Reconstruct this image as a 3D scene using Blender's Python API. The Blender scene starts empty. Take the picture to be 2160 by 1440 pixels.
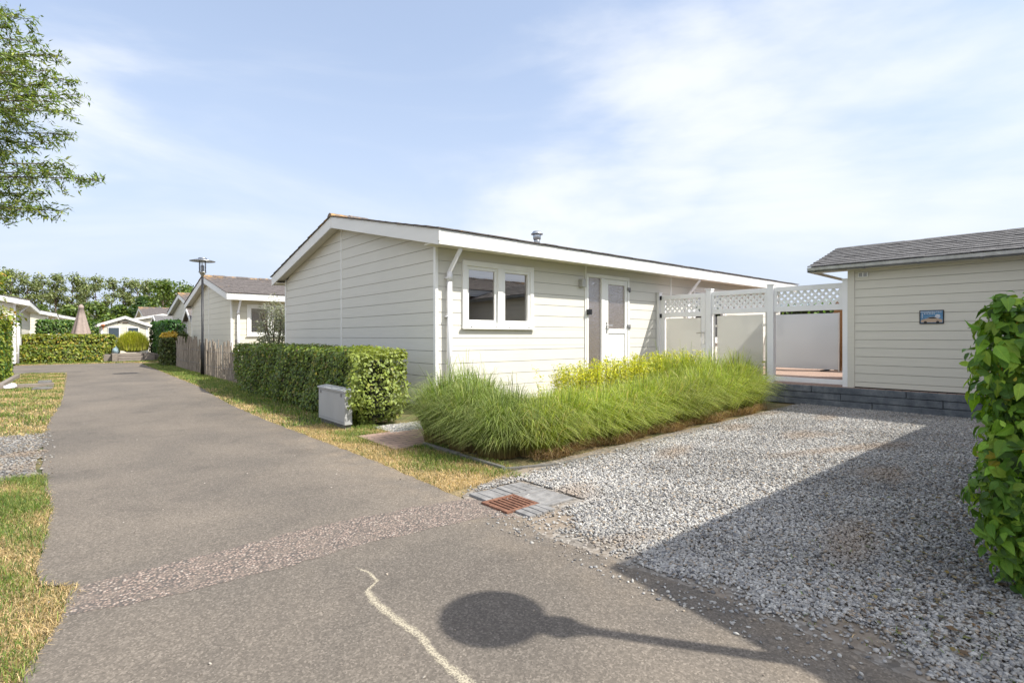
import bpy, math, random
import numpy as np
from mathutils import Vector, Matrix
random.seed(7); RNG = np.random.default_rng(11)
C = bpy.context.scene.collection
S = bpy.context.scene
# ------------------------------------------------------------------ camera
cam = bpy.data.cameras.new("camera"); co = bpy.data.objects.new("camera", cam); C.objects.link(co)
cam.sensor_width = 36; cam.lens = 36 * 1104 / 2160; cam.clip_start = .05; cam.clip_end = 2000
cam.shift_y = -10 / 2160
co.location = (0, 0, 1.2); co.rotation_euler = (math.radians(90), 0, math.radians(49.66 - 90))
S.camera = co
# ------------------------------------------------------------------ sky and sun
SD = Vector((.69, -1, 1.39)).normalized()
w = bpy.data.worlds.new("World"); S.world = w; w.use_nodes = True
wn = w.node_tree.nodes; wl = w.node_tree.links; wn.clear()
sky = wn.new('ShaderNodeTexSky'); sky.sky_type = 'NISHITA'; sky.sun_disc = False
sky.sun_elevation = math.asin(SD.z); sky.sun_rotation = math.radians(145.4)
sky.air_density = 1.0; sky.dust_density = 1.2; sky.ozone_density = 1.6
bg = wn.new('ShaderNodeBackground'); bg.inputs[1].default_value = .15
wo = wn.new('ShaderNodeOutputWorld')
def W(t, **k):
    n = wn.new(t)
    for a, b in k.items(): setattr(n, a, b)
    return n
tc = W('ShaderNodeTexCoord')
mp = W('ShaderNodeMapping'); mp.inputs['Scale'].default_value = (1, 1, 3.4); mp.inputs['Rotation'].default_value = (.0, .25, .5)
wl.new(tc.outputs['Generated'], mp.inputs[0])
nz = W('ShaderNodeTexNoise'); nz.inputs['Scale'].default_value = 1.5; nz.inputs['Detail'].default_value = 7; nz.inputs['Roughness'].default_value = .56; nz.inputs['Distortion'].default_value = .6
wl.new(mp.outputs[0], nz.inputs[0])
wn_ = W('ShaderNodeTexNoise'); wn_.inputs['Scale'].default_value = 2.2; wn_.inputs['Detail'].default_value = 6; wl.new(mp.outputs[0], wn_.inputs[0])
ws_ = W('ShaderNodeVectorMath', operation='SUBTRACT'); ws_.inputs[1].default_value = (.5, .5, .5); wl.new(wn_.outputs['Color'], ws_.inputs[0])
wm_ = W('ShaderNodeVectorMath', operation='MULTIPLY'); wm_.inputs[1].default_value = (.75, .75, .45); wl.new(ws_.outputs[0], wm_.inputs[0])
wa_ = W('ShaderNodeVectorMath', operation='ADD'); wl.new(tc.outputs['Generated'], wa_.inputs[0]); wl.new(wm_.outputs[0], wa_.inputs[1])
def blob(az_px, y_px, r):
    t = (az_px - 1080) / 1104; u = (710 - y_px) / 1104
    ca, sa = math.cos(math.radians(49.66)), math.sin(math.radians(49.66))
    d = Vector((ca + sa * t, sa - ca * t, u)).normalized()
    m = W('ShaderNodeVectorMath', operation='DISTANCE'); m.inputs[1].default_value = d; wl.new(wa_.outputs[0], m.inputs[0])
    q = W('ShaderNodeMapRange', interpolation_type='SMOOTHSTEP'); q.inputs[1].default_value = r; q.inputs[2].default_value = 0; q.inputs[3].default_value = 0; q.inputs[4].default_value = .33
    wl.new(m.outputs['Value'], q.inputs[0]); return q.outputs[0]
acc = None
for b in ((1750, 290, .42), (2150, 290, .44), (1420, 290, .26), (1700, 430, .30), (60, 180, .20), (1300, 520, .3)):
    o = blob(*b)
    if acc is None: acc = o
    else:
        m = W('ShaderNodeMath', operation='MAXIMUM'); wl.new(acc, m.inputs[0]); wl.new(o, m.inputs[1]); acc = m.outputs[0]
add = W('ShaderNodeMath', operation='ADD'); wl.new(nz.outputs[0], add.inputs[0]); wl.new(acc, add.inputs[1])
cr = W('ShaderNodeMapRange', interpolation_type='SMOOTHSTEP'); cr.inputs[1].default_value = .47; cr.inputs[2].default_value = .95; cr.inputs[3].default_value = 0; cr.inputs[4].default_value = .80
wl.new(add.outputs[0], cr.inputs[0])
# pale band of thin summer haze towards the horizon
sp = W('ShaderNodeSeparateXYZ'); wl.new(tc.outputs['Generated'], sp.inputs[0])
hz = W('ShaderNodeMapRange', interpolation_type='SMOOTHSTEP'); hz.inputs[1].default_value = .55; hz.inputs[2].default_value = -.02; hz.inputs[3].default_value = .45; hz.inputs[4].default_value = .98
wl.new(sp.outputs['Z'], hz.inputs[0])
mh = W('ShaderNodeMix', data_type='RGBA'); wl.new(hz.outputs[0], mh.inputs[0]); wl.new(sky.outputs[0], mh.inputs[6]); mh.inputs[7].default_value = (2.9, 3.3, 4.05, 1)
mc = W('ShaderNodeMix', data_type='RGBA'); wl.new(cr.outputs[0], mc.inputs[0]); wl.new(mh.outputs[2], mc.inputs[6]); mc.inputs[7].default_value = (4.35, 4.45, 4.6, 1)
# unseen bright sky patches added overhead and behind the camera as fill light
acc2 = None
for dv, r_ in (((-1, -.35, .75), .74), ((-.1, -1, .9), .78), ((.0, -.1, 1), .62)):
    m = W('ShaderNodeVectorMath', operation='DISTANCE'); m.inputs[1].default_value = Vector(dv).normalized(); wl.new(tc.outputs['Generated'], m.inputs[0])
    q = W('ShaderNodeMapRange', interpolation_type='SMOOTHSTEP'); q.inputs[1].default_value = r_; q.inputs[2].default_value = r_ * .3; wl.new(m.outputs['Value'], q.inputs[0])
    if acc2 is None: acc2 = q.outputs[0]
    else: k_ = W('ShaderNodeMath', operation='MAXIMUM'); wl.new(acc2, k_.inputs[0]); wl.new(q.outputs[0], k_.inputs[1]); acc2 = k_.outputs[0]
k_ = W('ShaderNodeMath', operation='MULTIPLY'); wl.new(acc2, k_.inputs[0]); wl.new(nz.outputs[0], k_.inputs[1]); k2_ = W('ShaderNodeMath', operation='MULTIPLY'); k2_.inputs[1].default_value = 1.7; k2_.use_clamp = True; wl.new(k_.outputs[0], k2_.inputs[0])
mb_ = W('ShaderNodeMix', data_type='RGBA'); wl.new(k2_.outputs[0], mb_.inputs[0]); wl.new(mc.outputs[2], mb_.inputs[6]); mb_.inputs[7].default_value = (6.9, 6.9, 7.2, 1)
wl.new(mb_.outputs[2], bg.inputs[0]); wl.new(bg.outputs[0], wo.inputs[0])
sl = bpy.data.lights.new("sun", 'SUN'); sl.energy = 4.5; sl.angle = math.radians(.55); sl.color = (1, .95, .86)
so = bpy.data.objects.new("sun", sl); C.objects.link(so); so.rotation_euler = (-SD).to_track_quat('-Z', 'Y').to_euler()
S.view_settings.view_transform = 'Standard'; S.view_settings.look = 'None'; S.view_settings.exposure = .72; S.view_settings.gamma = 1
# ------------------------------------------------------------------ materials
def nt(name):
    m = bpy.data.materials.new(name); m.use_nodes = True
    return m, m.node_tree.nodes, m.node_tree.links, m.node_tree.nodes['Principled BSDF']
def ramp(n, stops):
    r = n.new('ShaderNodeValToRGB'); e = r.color_ramp.elements
    while len(e) < len(stops): e.new(.5)
    for i, (p, c) in enumerate(stops): e[i].position = p; e[i].color = (*c, 1)
    return r
def mix(n, l, f, a, b, bt='MIX'):
    m = n.new('ShaderNodeMix'); m.data_type = 'RGBA'; m.blend_type = bt
    for i, v in ((0, f), (6, a), (7, b)):
        if isinstance(v, (int, float)): m.inputs[i].default_value = v
        elif isinstance(v, tuple): m.inputs[i].default_value = (*v, 1)
        else: l.new(v, m.inputs[i])
    return m.outputs[2]
def noise(n, l, sc, det=4, ro=.55, vec=None, dist=0):
    t = n.new('ShaderNodeTexNoise'); t.inputs['Scale'].default_value = sc; t.inputs['Detail'].default_value = det; t.inputs['Roughness'].default_value = ro; t.inputs['Distortion'].default_value = dist
    if vec: l.new(vec, t.inputs[0])
    return t
def coords(n, l, scale=(1, 1, 1)):
    g = n.new('ShaderNodeTexCoord'); m = n.new('ShaderNodeMapping'); m.inputs['Scale'].default_value = scale
    l.new(g.outputs['Object'], m.inputs[0]); return m.outputs[0]
def mr(n, l, src, a, b, c=0, d=1):
    q = n.new('ShaderNodeMapRange'); q.inputs[1].default_value = a; q.inputs[2].default_value = b; q.inputs[3].default_value = c; q.inputs[4].default_value = d
    l.new(src, q.inputs[0]); return q.outputs[0]
def bump(n, l, bs, src, st=.3, di=.01):
    b = n.new('ShaderNodeBump'); b.inputs['Strength'].default_value = st; b.inputs['Distance'].default_value = di
    l.new(src, b.inputs['Height']); l.new(b.outputs[0], bs.inputs['Normal']); return b
def simple(name, col, rough=.5, metal=0, var=.08, sc=6, bsc=60, bst=.05, spec=.4, stretch=(1, 1, 1)):
    m, n, l, bs = nt(name); v = coords(n, l, stretch)
    t = noise(n, l, sc, 5, .6, v)
    hi = tuple(min(1, c * (1 + var)) for c in col); lo = tuple(c * (1 - var) for c in col)
    r = ramp(n, [(.3, lo), (.7, hi)]); l.new(t.outputs[0], r.inputs[0]); l.new(r.outputs[0], bs.inputs['Base Color'])
    bs.inputs['Roughness'].default_value = rough; bs.inputs['Metallic'].default_value = metal; bs.inputs['Specular IOR Level'].default_value = spec
    t2 = noise(n, l, bsc, 3, .6, v); bump(n, l, bs, t2.outputs[0], bst, .01)
    return m
def siding(name, col, dark=.93):
    m, n, l, bs = nt(name); v = coords(n, l, (.5, .5, 14))
    t = noise(n, l, 3.2, 6, .65, v); r = ramp(n, [(.3, tuple(c * dark for c in col)), (.7, col)]); l.new(t.outputs[0], r.inputs[0])
    st = noise(n, l, .9, 3, .5, coords(n, l, (1, 1, .35))); c2 = mix(n, l, mr(n, l, st.outputs[0], .5, .8, 0, .18), r.outputs[0], tuple(c * .8 for c in col))
    l.new(c2, bs.inputs['Base Color']); bs.inputs['Roughness'].default_value = .55; bs.inputs['Specular IOR Level'].default_value = .25
    t2 = noise(n, l, 14, 5, .7, coords(n, l, (.6, .6, 12))); bump(n, l, bs, t2.outputs[0], .12, .004)
    return m
M = {}
M['siding'] = siding('siding_cream', (.645, .63, .575))
M['siding2'] = siding('siding_sand', (.66, .63, .53))
M['siding_shed'] = siding('siding_beige', (.615, .59, .51), .92)
M['groove'] = simple('groove', (.42, .41, .38), .8)
M['trim'] = simple('white_trim', (.78, .78, .76), .4, var=.05, sc=2.5, bst=.02)
M['fascia'] = simple('white_fascia', (.72, .715, .69), .45, var=.05, sc=1.2, bst=.02, stretch=(.3, .3, 3))
M['fence'] = simple('white_vinyl', (.76, .76, .76), .35, var=.04, sc=2.5, bst=.02)
M['soffit'] = simple('soffit', (.66, .63, .55), .6, var=.05)
M['black'] = simple('black_paint', (.012, .013, .016), .4, var=.2)
M['galv'] = simple('galvanised', (.42, .44, .46), .35, 1, var=.2, sc=9, bst=.05)
M['pvc'] = simple('white_pipe', (.74, .74, .76), .35, var=.04, bst=.01)
M['grey_plastic'] = simple('grey_plastic', (.18, .18, .185), .5)
M['cabinet'] = simple('cabinet_grey', (.36, .365, .365), .55, var=.08, sc=3, bsc=90, bst=.06, stretch=(1, 1, .4))
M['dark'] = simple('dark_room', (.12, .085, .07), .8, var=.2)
M['blind'] = simple('blind', (.42, .42, .40), .6, var=.05)
M['curtain'] = simple('curtain', (.30, .24, .22), .8, var=.3, sc=22, stretch=(1, 1, .05))
M['chrome'] = simple('steel', (.6, .6, .6), .25, 1, var=.05)
M['umbrella'] = simple('umbrella_cloth', (.30, .24, .21), .8, var=.12, sc=9)
M['kerb'] = simple('concrete_edging', (.13, .125, .115), .9, var=.3, sc=9, bsc=80, bst=.4)
M['paver'] = simple('grey_paver', (.20, .195, .19), .9, var=.35, sc=14, bsc=120, bst=.4)
M['bark'] = simple('bark', (.10, .075, .055), .9, var=.4, sc=10, bsc=30, bst=.6, stretch=(1, 1, .3))
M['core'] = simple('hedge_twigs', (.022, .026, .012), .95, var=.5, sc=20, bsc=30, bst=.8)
M['screen_metal'] = simple('aluminium', (.5, .5, .5), .35, .8)
M['railing'] = simple('white_railing', (.75, .75, .74), .4)
M['blue_door'] = simple('dark_door', (.05, .07, .09), .4, var=.2)
M['green_sign'] = simple('green_plate', (.01, .09, .07), .4)
M['white_paint'] = simple('white_marks', (.8, .8, .8), .5)
M['bead'] = simple('orange_ornament', (.35, .12, .04), .6)
M['brownwood'] = simple('brown_wood', (.12, .085, .06), .8, var=.3, sc=8, bst=.3, stretch=(1, 6, 6))
M['globe'] = simple('blue_glass', (.25, .34, .38), .1, var=.25, sc=9)
M['litter'] = simple('litter', (.62, .60, .64), .5, var=.25, sc=30)
def wood(name, a, b, stretch):
    m, n, l, bs = nt(name); t = noise(n, l, 8, 7, .7, coords(n, l, stretch), 1)
    r = ramp(n, [(.25, a), (.7, b)]); l.new(t.outputs[0], r.inputs[0]); l.new(r.outputs[0], bs.inputs['Base Color']); bs.inputs['Roughness'].default_value = .85
    bump(n, l, bs, t.outputs[0], .5, .02); return m
M['wattle'] = wood('weathered_chestnut', (.10, .08, .065), (.36, .31, .25), (4, 4, .6))
M['sleeper'] = wood('weathered_sleeper', (.10, .085, .075), (.30, .26, .22), (.6, 6, 6))
# rust
m, n, l, bs = nt('rust'); t = noise(n, l, 40, 6, .7, coords(n, l)); r = ramp(n, [(.3, (.07, .035, .022)), (.55, (.19, .085, .05)), (.75, (.28, .16, .10))])
l.new(t.outputs[0], r.inputs[0]); l.new(r.outputs[0], bs.inputs['Base Color']); bs.inputs['Roughness'].default_value = .85; bump(n, l, bs, t.outputs[0], .4, .004); M['rust'] = m
# asphalt
def asphalt(name, mid, gain):
    m, n, l, bs = nt(name); v = coords(n, l)
    g1 = noise(n, l, 170, 3, .7, v); vo = n.new('ShaderNodeTexVoronoi'); vo.inputs['Scale'].default_value = 125; l.new(v, vo.inputs[0])
    r = ramp(n, [(.0, tuple(c * .5 for c in mid)), (.42, tuple(c * .88 for c in mid)), (.6, tuple(c * 1.12 for c in mid)), (.85, tuple(c * 1.9 for c in mid))])
    mx = mix(n, l, .55, g1.outputs[0], vo.outputs['Color']); l.new(mx, r.inputs[0])
    big = noise(n, l, .7, 5, .6, v, .4); c = mix(n, l, mr(n, l, big.outputs[0], .38, .66, 0, .75), r.outputs[0], mix(n, l, 1, r.outputs[0], (1.5, 1.46, 1.4), 'MULTIPLY'))
    pt = noise(n, l, 2.6, 4, .6, v, .5); c = mix(n, l, mr(n, l, pt.outputs[0], .54, .72, 0, .42), c, mix(n, l, 1, c, (.6, .6, .62), 'MULTIPLY'))
    # dusty pale border along the verges
    sx = n.new('ShaderNodeSeparateXYZ'); l.new(v, sx.inputs[0])
    ed = mr(n, l, sx.outputs[0], 1.75, 2.3, 0, 1); en = noise(n, l, 3, 5, .7, v)
    mm = n.new('ShaderNodeMath'); mm.operation = 'MULTIPLY'; l.new(ed, mm.inputs[0]); l.new(mr(n, l, en.outputs[0], .42, .62), mm.inputs[1])
    c = mix(n, l, mr(n, l, mm.outputs[0], 0, 1, 0, .65), c, mix(n, l, 1, c, (1.5, 1.4, 1.25), 'MULTIPLY'))
    l.new(c, bs.inputs['Base Color']); bs.inputs['Roughness'].default_value = .85; bs.inputs['Specular IOR Level'].default_value = .25
    bump(n, l, bs, mx, .55, .006); return m
M['asphalt'] = asphalt('asphalt', (.122, .107, .091), 1)
# exposed aggregate strip
m, n, l, bs = nt('aggregate'); v = coords(n, l); vo = n.new('ShaderNodeTexVoronoi'); vo.inputs['Scale'].default_value = 74; vo.inputs['Randomness'].default_value = 1; l.new(v, vo.inputs[0])
sc_ = n.new('ShaderNodeSeparateColor'); l.new(vo.outputs['Color'], sc_.inputs[0])
r = ramp(n, [(0, (.14, .11, .095)), (.3, (.22, .165, .135)), (.6, (.30, .22, .18)), (.85, (.37, .29, .24)), (1, (.44, .38, .33))]); l.new(sc_.outputs[0], r.inputs[0])
c = mix(n, l, mr(n, l, vo.outputs['Distance'], .35, .62), r.outputs[0], (.09, .078, .068))
pn = noise(n, l, 7, 5, .7, v); c = mix(n, l, mr(n, l, pn.outputs[0], .46, .62, 0, .7), c, (.165, .135, .11))
l.new(c, bs.inputs['Base Color']); bs.inputs['Roughness'].default_value = .8
iv = n.new('ShaderNodeMath'); iv.operation = 'SUBTRACT'; iv.inputs[0].default_value = 1; l.new(vo.outputs['Distance'], iv.inputs[1]); bump(n, l, bs, iv.outputs[0], .7, .012); M['agg'] = m
# faded paint spill on asphalt : speckled
m, n, l, bs = nt('paint_spill'); v = coords(n, l); g1 = noise(n, l, 120, 3, .7, v)
at = n.new('ShaderNodeAttribute'); at.attribute_name = 'Col'
ad = n.new('ShaderNodeMath'); ad.operation = 'ADD'; l.new(g1.outputs[0], ad.inputs[0]); l.new(at.outputs['Fac'], ad.inputs[1])
al = mr(n, l, ad.outputs[0], .92, 1.22, 0, .85); l.new(al, bs.inputs['Alpha']); bs.inputs['Base Color'].default_value = (.46, .41, .31, 1); bs.inputs['Roughness'].default_value = .8; M['spill'] = m
# soil / dry ground
m, n, l, bs = nt('ground'); v = coords(n, l); a1 = noise(n, l, 1.3, 6, .65, v, .5); a2 = noise(n, l, 60, 5, .7, v)
r = ramp(n, [(.38, (.10, .12, .04)), (.5, (.22, .18, .08)), (.62, (.38, .28, .15))]); l.new(a1.outputs[0], r.inputs[0])
r2 = ramp(n, [(.3, (.35, .35, .35)), (.7, (1.3, 1.3, 1.3))]); l.new(a2.outputs[0], r2.inputs[0])
l.new(mix(n, l, 1, r.outputs[0], r2.outputs[0], 'MULTIPLY'), bs.inputs['Base Color']); bs.inputs['Roughness'].default_value = 1; bump(n, l, bs, a2.outputs[0], .8, .03); M['ground'] = m
m, n, l, bs = nt('gravel_bed'); v = coords(n, l); vo = n.new('ShaderNodeTexVoronoi'); vo.inputs['Scale'].default_value = 42; l.new(v, vo.inputs[0]); sc_ = n.new('ShaderNodeSeparateColor'); l.new(vo.outputs['Color'], sc_.inputs[0])
r = ramp(n, [(0, (.10, .088, .075)), (.6, (.20, .18, .155)), (1, (.30, .28, .25))]); l.new(sc_.outputs[0], r.inputs[0]); en = noise(n, l, 2.2, 5, .6, v)
l.new(mix(n, l, mr(n, l, en.outputs[0], .45, .6, 0, .8), r.outputs[0], (.21, .165, .12)), bs.inputs['Base Color']); bs.inputs['Roughness'].default_value = .95; bump(n, l, bs, vo.outputs['Distance'], -.5, .01); M['gbed'] = m
def attr_mat(name, rough=.6, trans=0, spec=.3, mul=1, bumpy=0):
    m, n, l, bs = nt(name); at = n.new('ShaderNodeAttribute'); at.attribute_name = 'Col'
    l.new(at.outputs['Color'], bs.inputs['Base Color']); bs.inputs['Roughness'].default_value = rough; bs.inputs['Specular IOR Level'].default_value = spec
    if trans:
        tr = n.new('ShaderNodeBsdfTranslucent'); g = mix(n, l, 1, at.outputs['Color'], (1.5, 1.45, .6), 'MULTIPLY'); l.new(g, tr.inputs[0])
        ms = n.new('ShaderNodeMixShader'); ms.inputs[0].default_value = trans; l.new(bs.outputs[0], ms.inputs[1]); l.new(tr.outputs[0], ms.inputs[2])
        l.new(ms.outputs[0], n['Material Output'].inputs[0])
    if bumpy:
        t = noise(n, l, 160, 3, .6, coords(n, l)); bump(n, l, bs, t.outputs[0], bumpy, .004)
    return m
M['leaf'] = attr_mat('leaf', .45, .32, .4)
M['blade'] = attr_mat('blade', .5, .3, .35)
M['stone'] = attr_mat('stone', .85, 0, .25, bumpy=.3)
# leaf with midrib, side veins and blotches
m, n, l, bs = nt('leaf_vein'); at = n.new('ShaderNodeAttribute'); at.attribute_name = 'Col'; uv = n.new('ShaderNodeAttribute'); uv.attribute_name = 'Luv'; sx = n.new('ShaderNodeSeparateXYZ'); l.new(uv.outputs['Vector'], sx.inputs[0])
def mth(op, a, b=None):
    q = n.new('ShaderNodeMath'); q.operation = op
    for i, v in enumerate((a, b)):
        if v is None: continue
        if isinstance(v, (int, float)): q.inputs[i].default_value = v
        else: l.new(v, q.inputs[i])
    return q.outputs[0]
ay = mth('ABSOLUTE', sx.outputs[1]); wv = mth('SINE', mth('MULTIPLY', mth('SUBTRACT', sx.outputs[0], mth('MULTIPLY', ay, .9)), 62)); side = mr(n, l, wv, .55, 1, 0, .5); rib = mr(n, l, ay, .035, .0, 0, .8); vein = mth('MAXIMUM', side, rib)
bl = noise(n, l, 55, 4, .6, coords(n, l)); c0 = mix(n, l, mr(n, l, bl.outputs[0], .4, .7, 0, .45), at.outputs['Color'], mix(n, l, 1, at.outputs['Color'], (.5, .55, .6), 'MULTIPLY')); c1 = mix(n, l, vein, c0, mix(n, l, 1, c0, (1.6, 1.35, 1.6), 'MULTIPLY')); l.new(c1, bs.inputs['Base Color']); bs.inputs['Roughness'].default_value = .5; bs.inputs['Specular IOR Level'].default_value = .35
bump(n, l, bs, mth('MULTIPLY', vein, -1), .6, .003); tr = n.new('ShaderNodeBsdfTranslucent'); l.new(mix(n, l, 1, c1, (1.5, 1.45, .6), 'MULTIPLY'), tr.inputs[0]); ms = n.new('ShaderNodeMixShader'); ms.inputs[0].default_value = .32; l.new(bs.outputs[0], ms.inputs[1]); l.new(tr.outputs[0], ms.inputs[2]); l.new(ms.outputs[0], n['Material Output'].inputs[0]); M['leaf_vein'] = m
# brick pavers
def pavers(name, a, b, mo, sc, vec=(1, 1, 1)):
    m, n, l, bs = nt(name); v = coords(n, l, vec); bt = n.new('ShaderNodeTexBrick'); l.new(v, bt.inputs[0])
    bt.inputs['Color1'].default_value = (*a, 1); bt.inputs['Color2'].default_value = (*b, 1); bt.inputs['Mortar'].default_value = (*mo, 1)
    bt.inputs['Scale'].default_value = sc; bt.inputs['Mortar Size'].default_value = .012; bt.inputs['Brick Width'].default_value = .42; bt.inputs['Row Height'].default_value = .21
    t = noise(n, l, 12, 6, .7, coords(n, l)); c = mix(n, l, mr(n, l, t.outputs[0], .4, .7, 0, .5), bt.outputs[0], tuple(x * .6 for x in a))
    l.new(c, bs.inputs['Base Color']); bs.inputs['Roughness'].default_value = .9; bump(n, l, bs, bt.outputs['Fac'], -.4, .01); return m
M['brick'] = pavers('red_pavers', (.37, .255, .195), (.32, .22, .175), (.10, .08, .065), 1.9)
M['reed'] = wood('reed', (.16, .07, .03), (.42, .22, .09), (1, 1.5, 14))
m, n, l, bs = nt('retaining'); v = coords(n, l, (1, 1, 1)); t = noise(n, l, 5, 7, .7, v); t3 = noise(n, l, 60, 4, .7, v)
r = ramp(n, [(.3, (.06, .07, .082)), (.52, (.12, .135, .15)), (.75, (.22, .23, .24))]); l.new(t.outputs[0], r.inputs[0])
l.new(mix(n, l, .3, r.outputs[0], t3.outputs[0], 'OVERLAY'), bs.inputs['Base Color']); bs.inputs['Roughness'].default_value = .9; bump(n, l, bs, t3.outputs[0], .6, .006); M['retain'] = m
# roof tiles
def tiles(name, lo, hi, lichen):
    m, n, l, bs = nt(name); v = coords(n, l); t = noise(n, l, 9, 6, .7, v); t2 = noise(n, l, 70, 4, .7, v)
    r = ramp(n, [(.3, lo), (.7, hi)]); l.new(t.outputs[0], r.inputs[0]); rr = ramp(n, [(.35, (.6, .6, .6)), (.72, (1.25, 1.25, 1.25))]); l.new(t2.outputs[0], rr.inputs[0])
    c = mix(n, l, 1, r.outputs[0], rr.outputs[0], 'MULTIPLY')
    ln = noise(n, l, 3.5, 7, .75, v); sx = n.new('ShaderNodeSeparateXYZ'); l.new(v, sx.inputs[0]); zz = mr(n, l, sx.outputs[2], 3.3, 3.66, 0, .15)
    z2 = mr(n, l, sx.outputs[0], .6, -.2, 0, .10)
    mm = n.new('ShaderNodeMath'); mm.operation = 'ADD'; l.new(ln.outputs[0], mm.inputs[0]); l.new(zz, mm.inputs[1])
    m2 = n.new('ShaderNodeMath'); m2.operation = 'ADD'; l.new(mm.outputs[0], m2.inputs[0]); l.new(z2, m2.inputs[1])
    lc = ramp(n, [(.4, (.36, .15, .04)), (.6, (.42, .30, .12))]); l.new(t2.outputs[0], lc.inputs[0])
    c = mix(n, l, mr(n, l, m2.outputs[0], .69, .77, 0, lichen), c, lc.outputs[0])
    l.new(c, bs.inputs['Base Color']); bs.inputs['Roughness'].default_value = .9; bump(n, l, bs, t2.outputs[0], .5, .01); return m
M['tiles'] = tiles('roof_tiles', (.085, .075, .07), (.19, .165, .155), .95)
M['tiles_dark'] = tiles('shed_shingles', (.085, .082, .082), (.20, .195, .195), .06)
# glass
def glass(name, fac, rough, tint, seed=0, wav=0, body=None, tfrac=.5):
    m, n, l, bs = nt(name); n.remove(bs)
    gl = n.new('ShaderNodeBsdfGlossy'); gl.inputs['Roughness'].default_value = rough; gl.inputs[0].default_value = (.85, .82, .80, 1)
    tr = n.new('ShaderNodeBsdfTransparent'); tr.inputs[0].default_value = (*tint, 1); back = tr
    ms = n.new('ShaderNodeMixShader'); fr = n.new('ShaderNodeFresnel'); fr.inputs[0].default_value = 1.55
    fa = n.new('ShaderNodeMath'); fa.operation = 'ADD'; fa.inputs[1].default_value = fac; l.new(fr.outputs[0], fa.inputs[0]); fa.use_clamp = True
    l.new(fa.outputs[0], ms.inputs[0]); l.new(gl.outputs[0], ms.inputs[2])
    if body:
        df = n.new('ShaderNodeBsdfDiffuse'); df.inputs[0].default_value = (*body[0], 1); tl = n.new('ShaderNodeBsdfTranslucent'); tl.inputs[0].default_value = (*body[0], 1)
        m1 = n.new('ShaderNodeMixShader'); m1.inputs[0].default_value = tfrac; l.new(df.outputs[0], m1.inputs[1]); l.new(tl.outputs[0], m1.inputs[2])
        m2 = n.new('ShaderNodeMixShader'); m2.inputs[0].default_value = body[1]; l.new(tr.outputs[0], m2.inputs[1]); l.new(m1.outputs[0], m2.inputs[2]); back = m2
    l.new(back.outputs[0], ms.inputs[1])
    if wav:
        t = n.new('ShaderNodeTexVoronoi'); t.inputs['Scale'].default_value = 55; t.feature = 'SMOOTH_F1'; l.new(coords(n, l), t.inputs[0])
        b = n.new('ShaderNodeBump'); b.inputs['Strength'].default_value = wav; b.inputs['Distance'].default_value = .01; l.new(t.outputs[0], b.inputs['Height']); l.new(b.outputs[0], gl.inputs['Normal']); l.new(b.outputs[0], fr.inputs['Normal'])
    l.new(ms.outputs[0], n['Material Output'].inputs[0]); return m
M['pane'] = glass('window_glass', .34, .01, (.85, .8, .78))
M['frost'] = glass('pattern_glass', .34, .06, (.5, .5, .5), wav=1.0, body=((.36, .30, .28), .85))
M['milk'] = glass('frosted_screen', .03, .10, (.9, .9, .9), body=((.84, .85, .80), .86), tfrac=.7)
M['screen'] = glass('screen_glass', .03, .12, (.9, .9, .9), body=((.60, .66, .70), .95), tfrac=.25)
M['clear'] = glass('lantern_glass', .03, .02, (.95, .95, .95))
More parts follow.
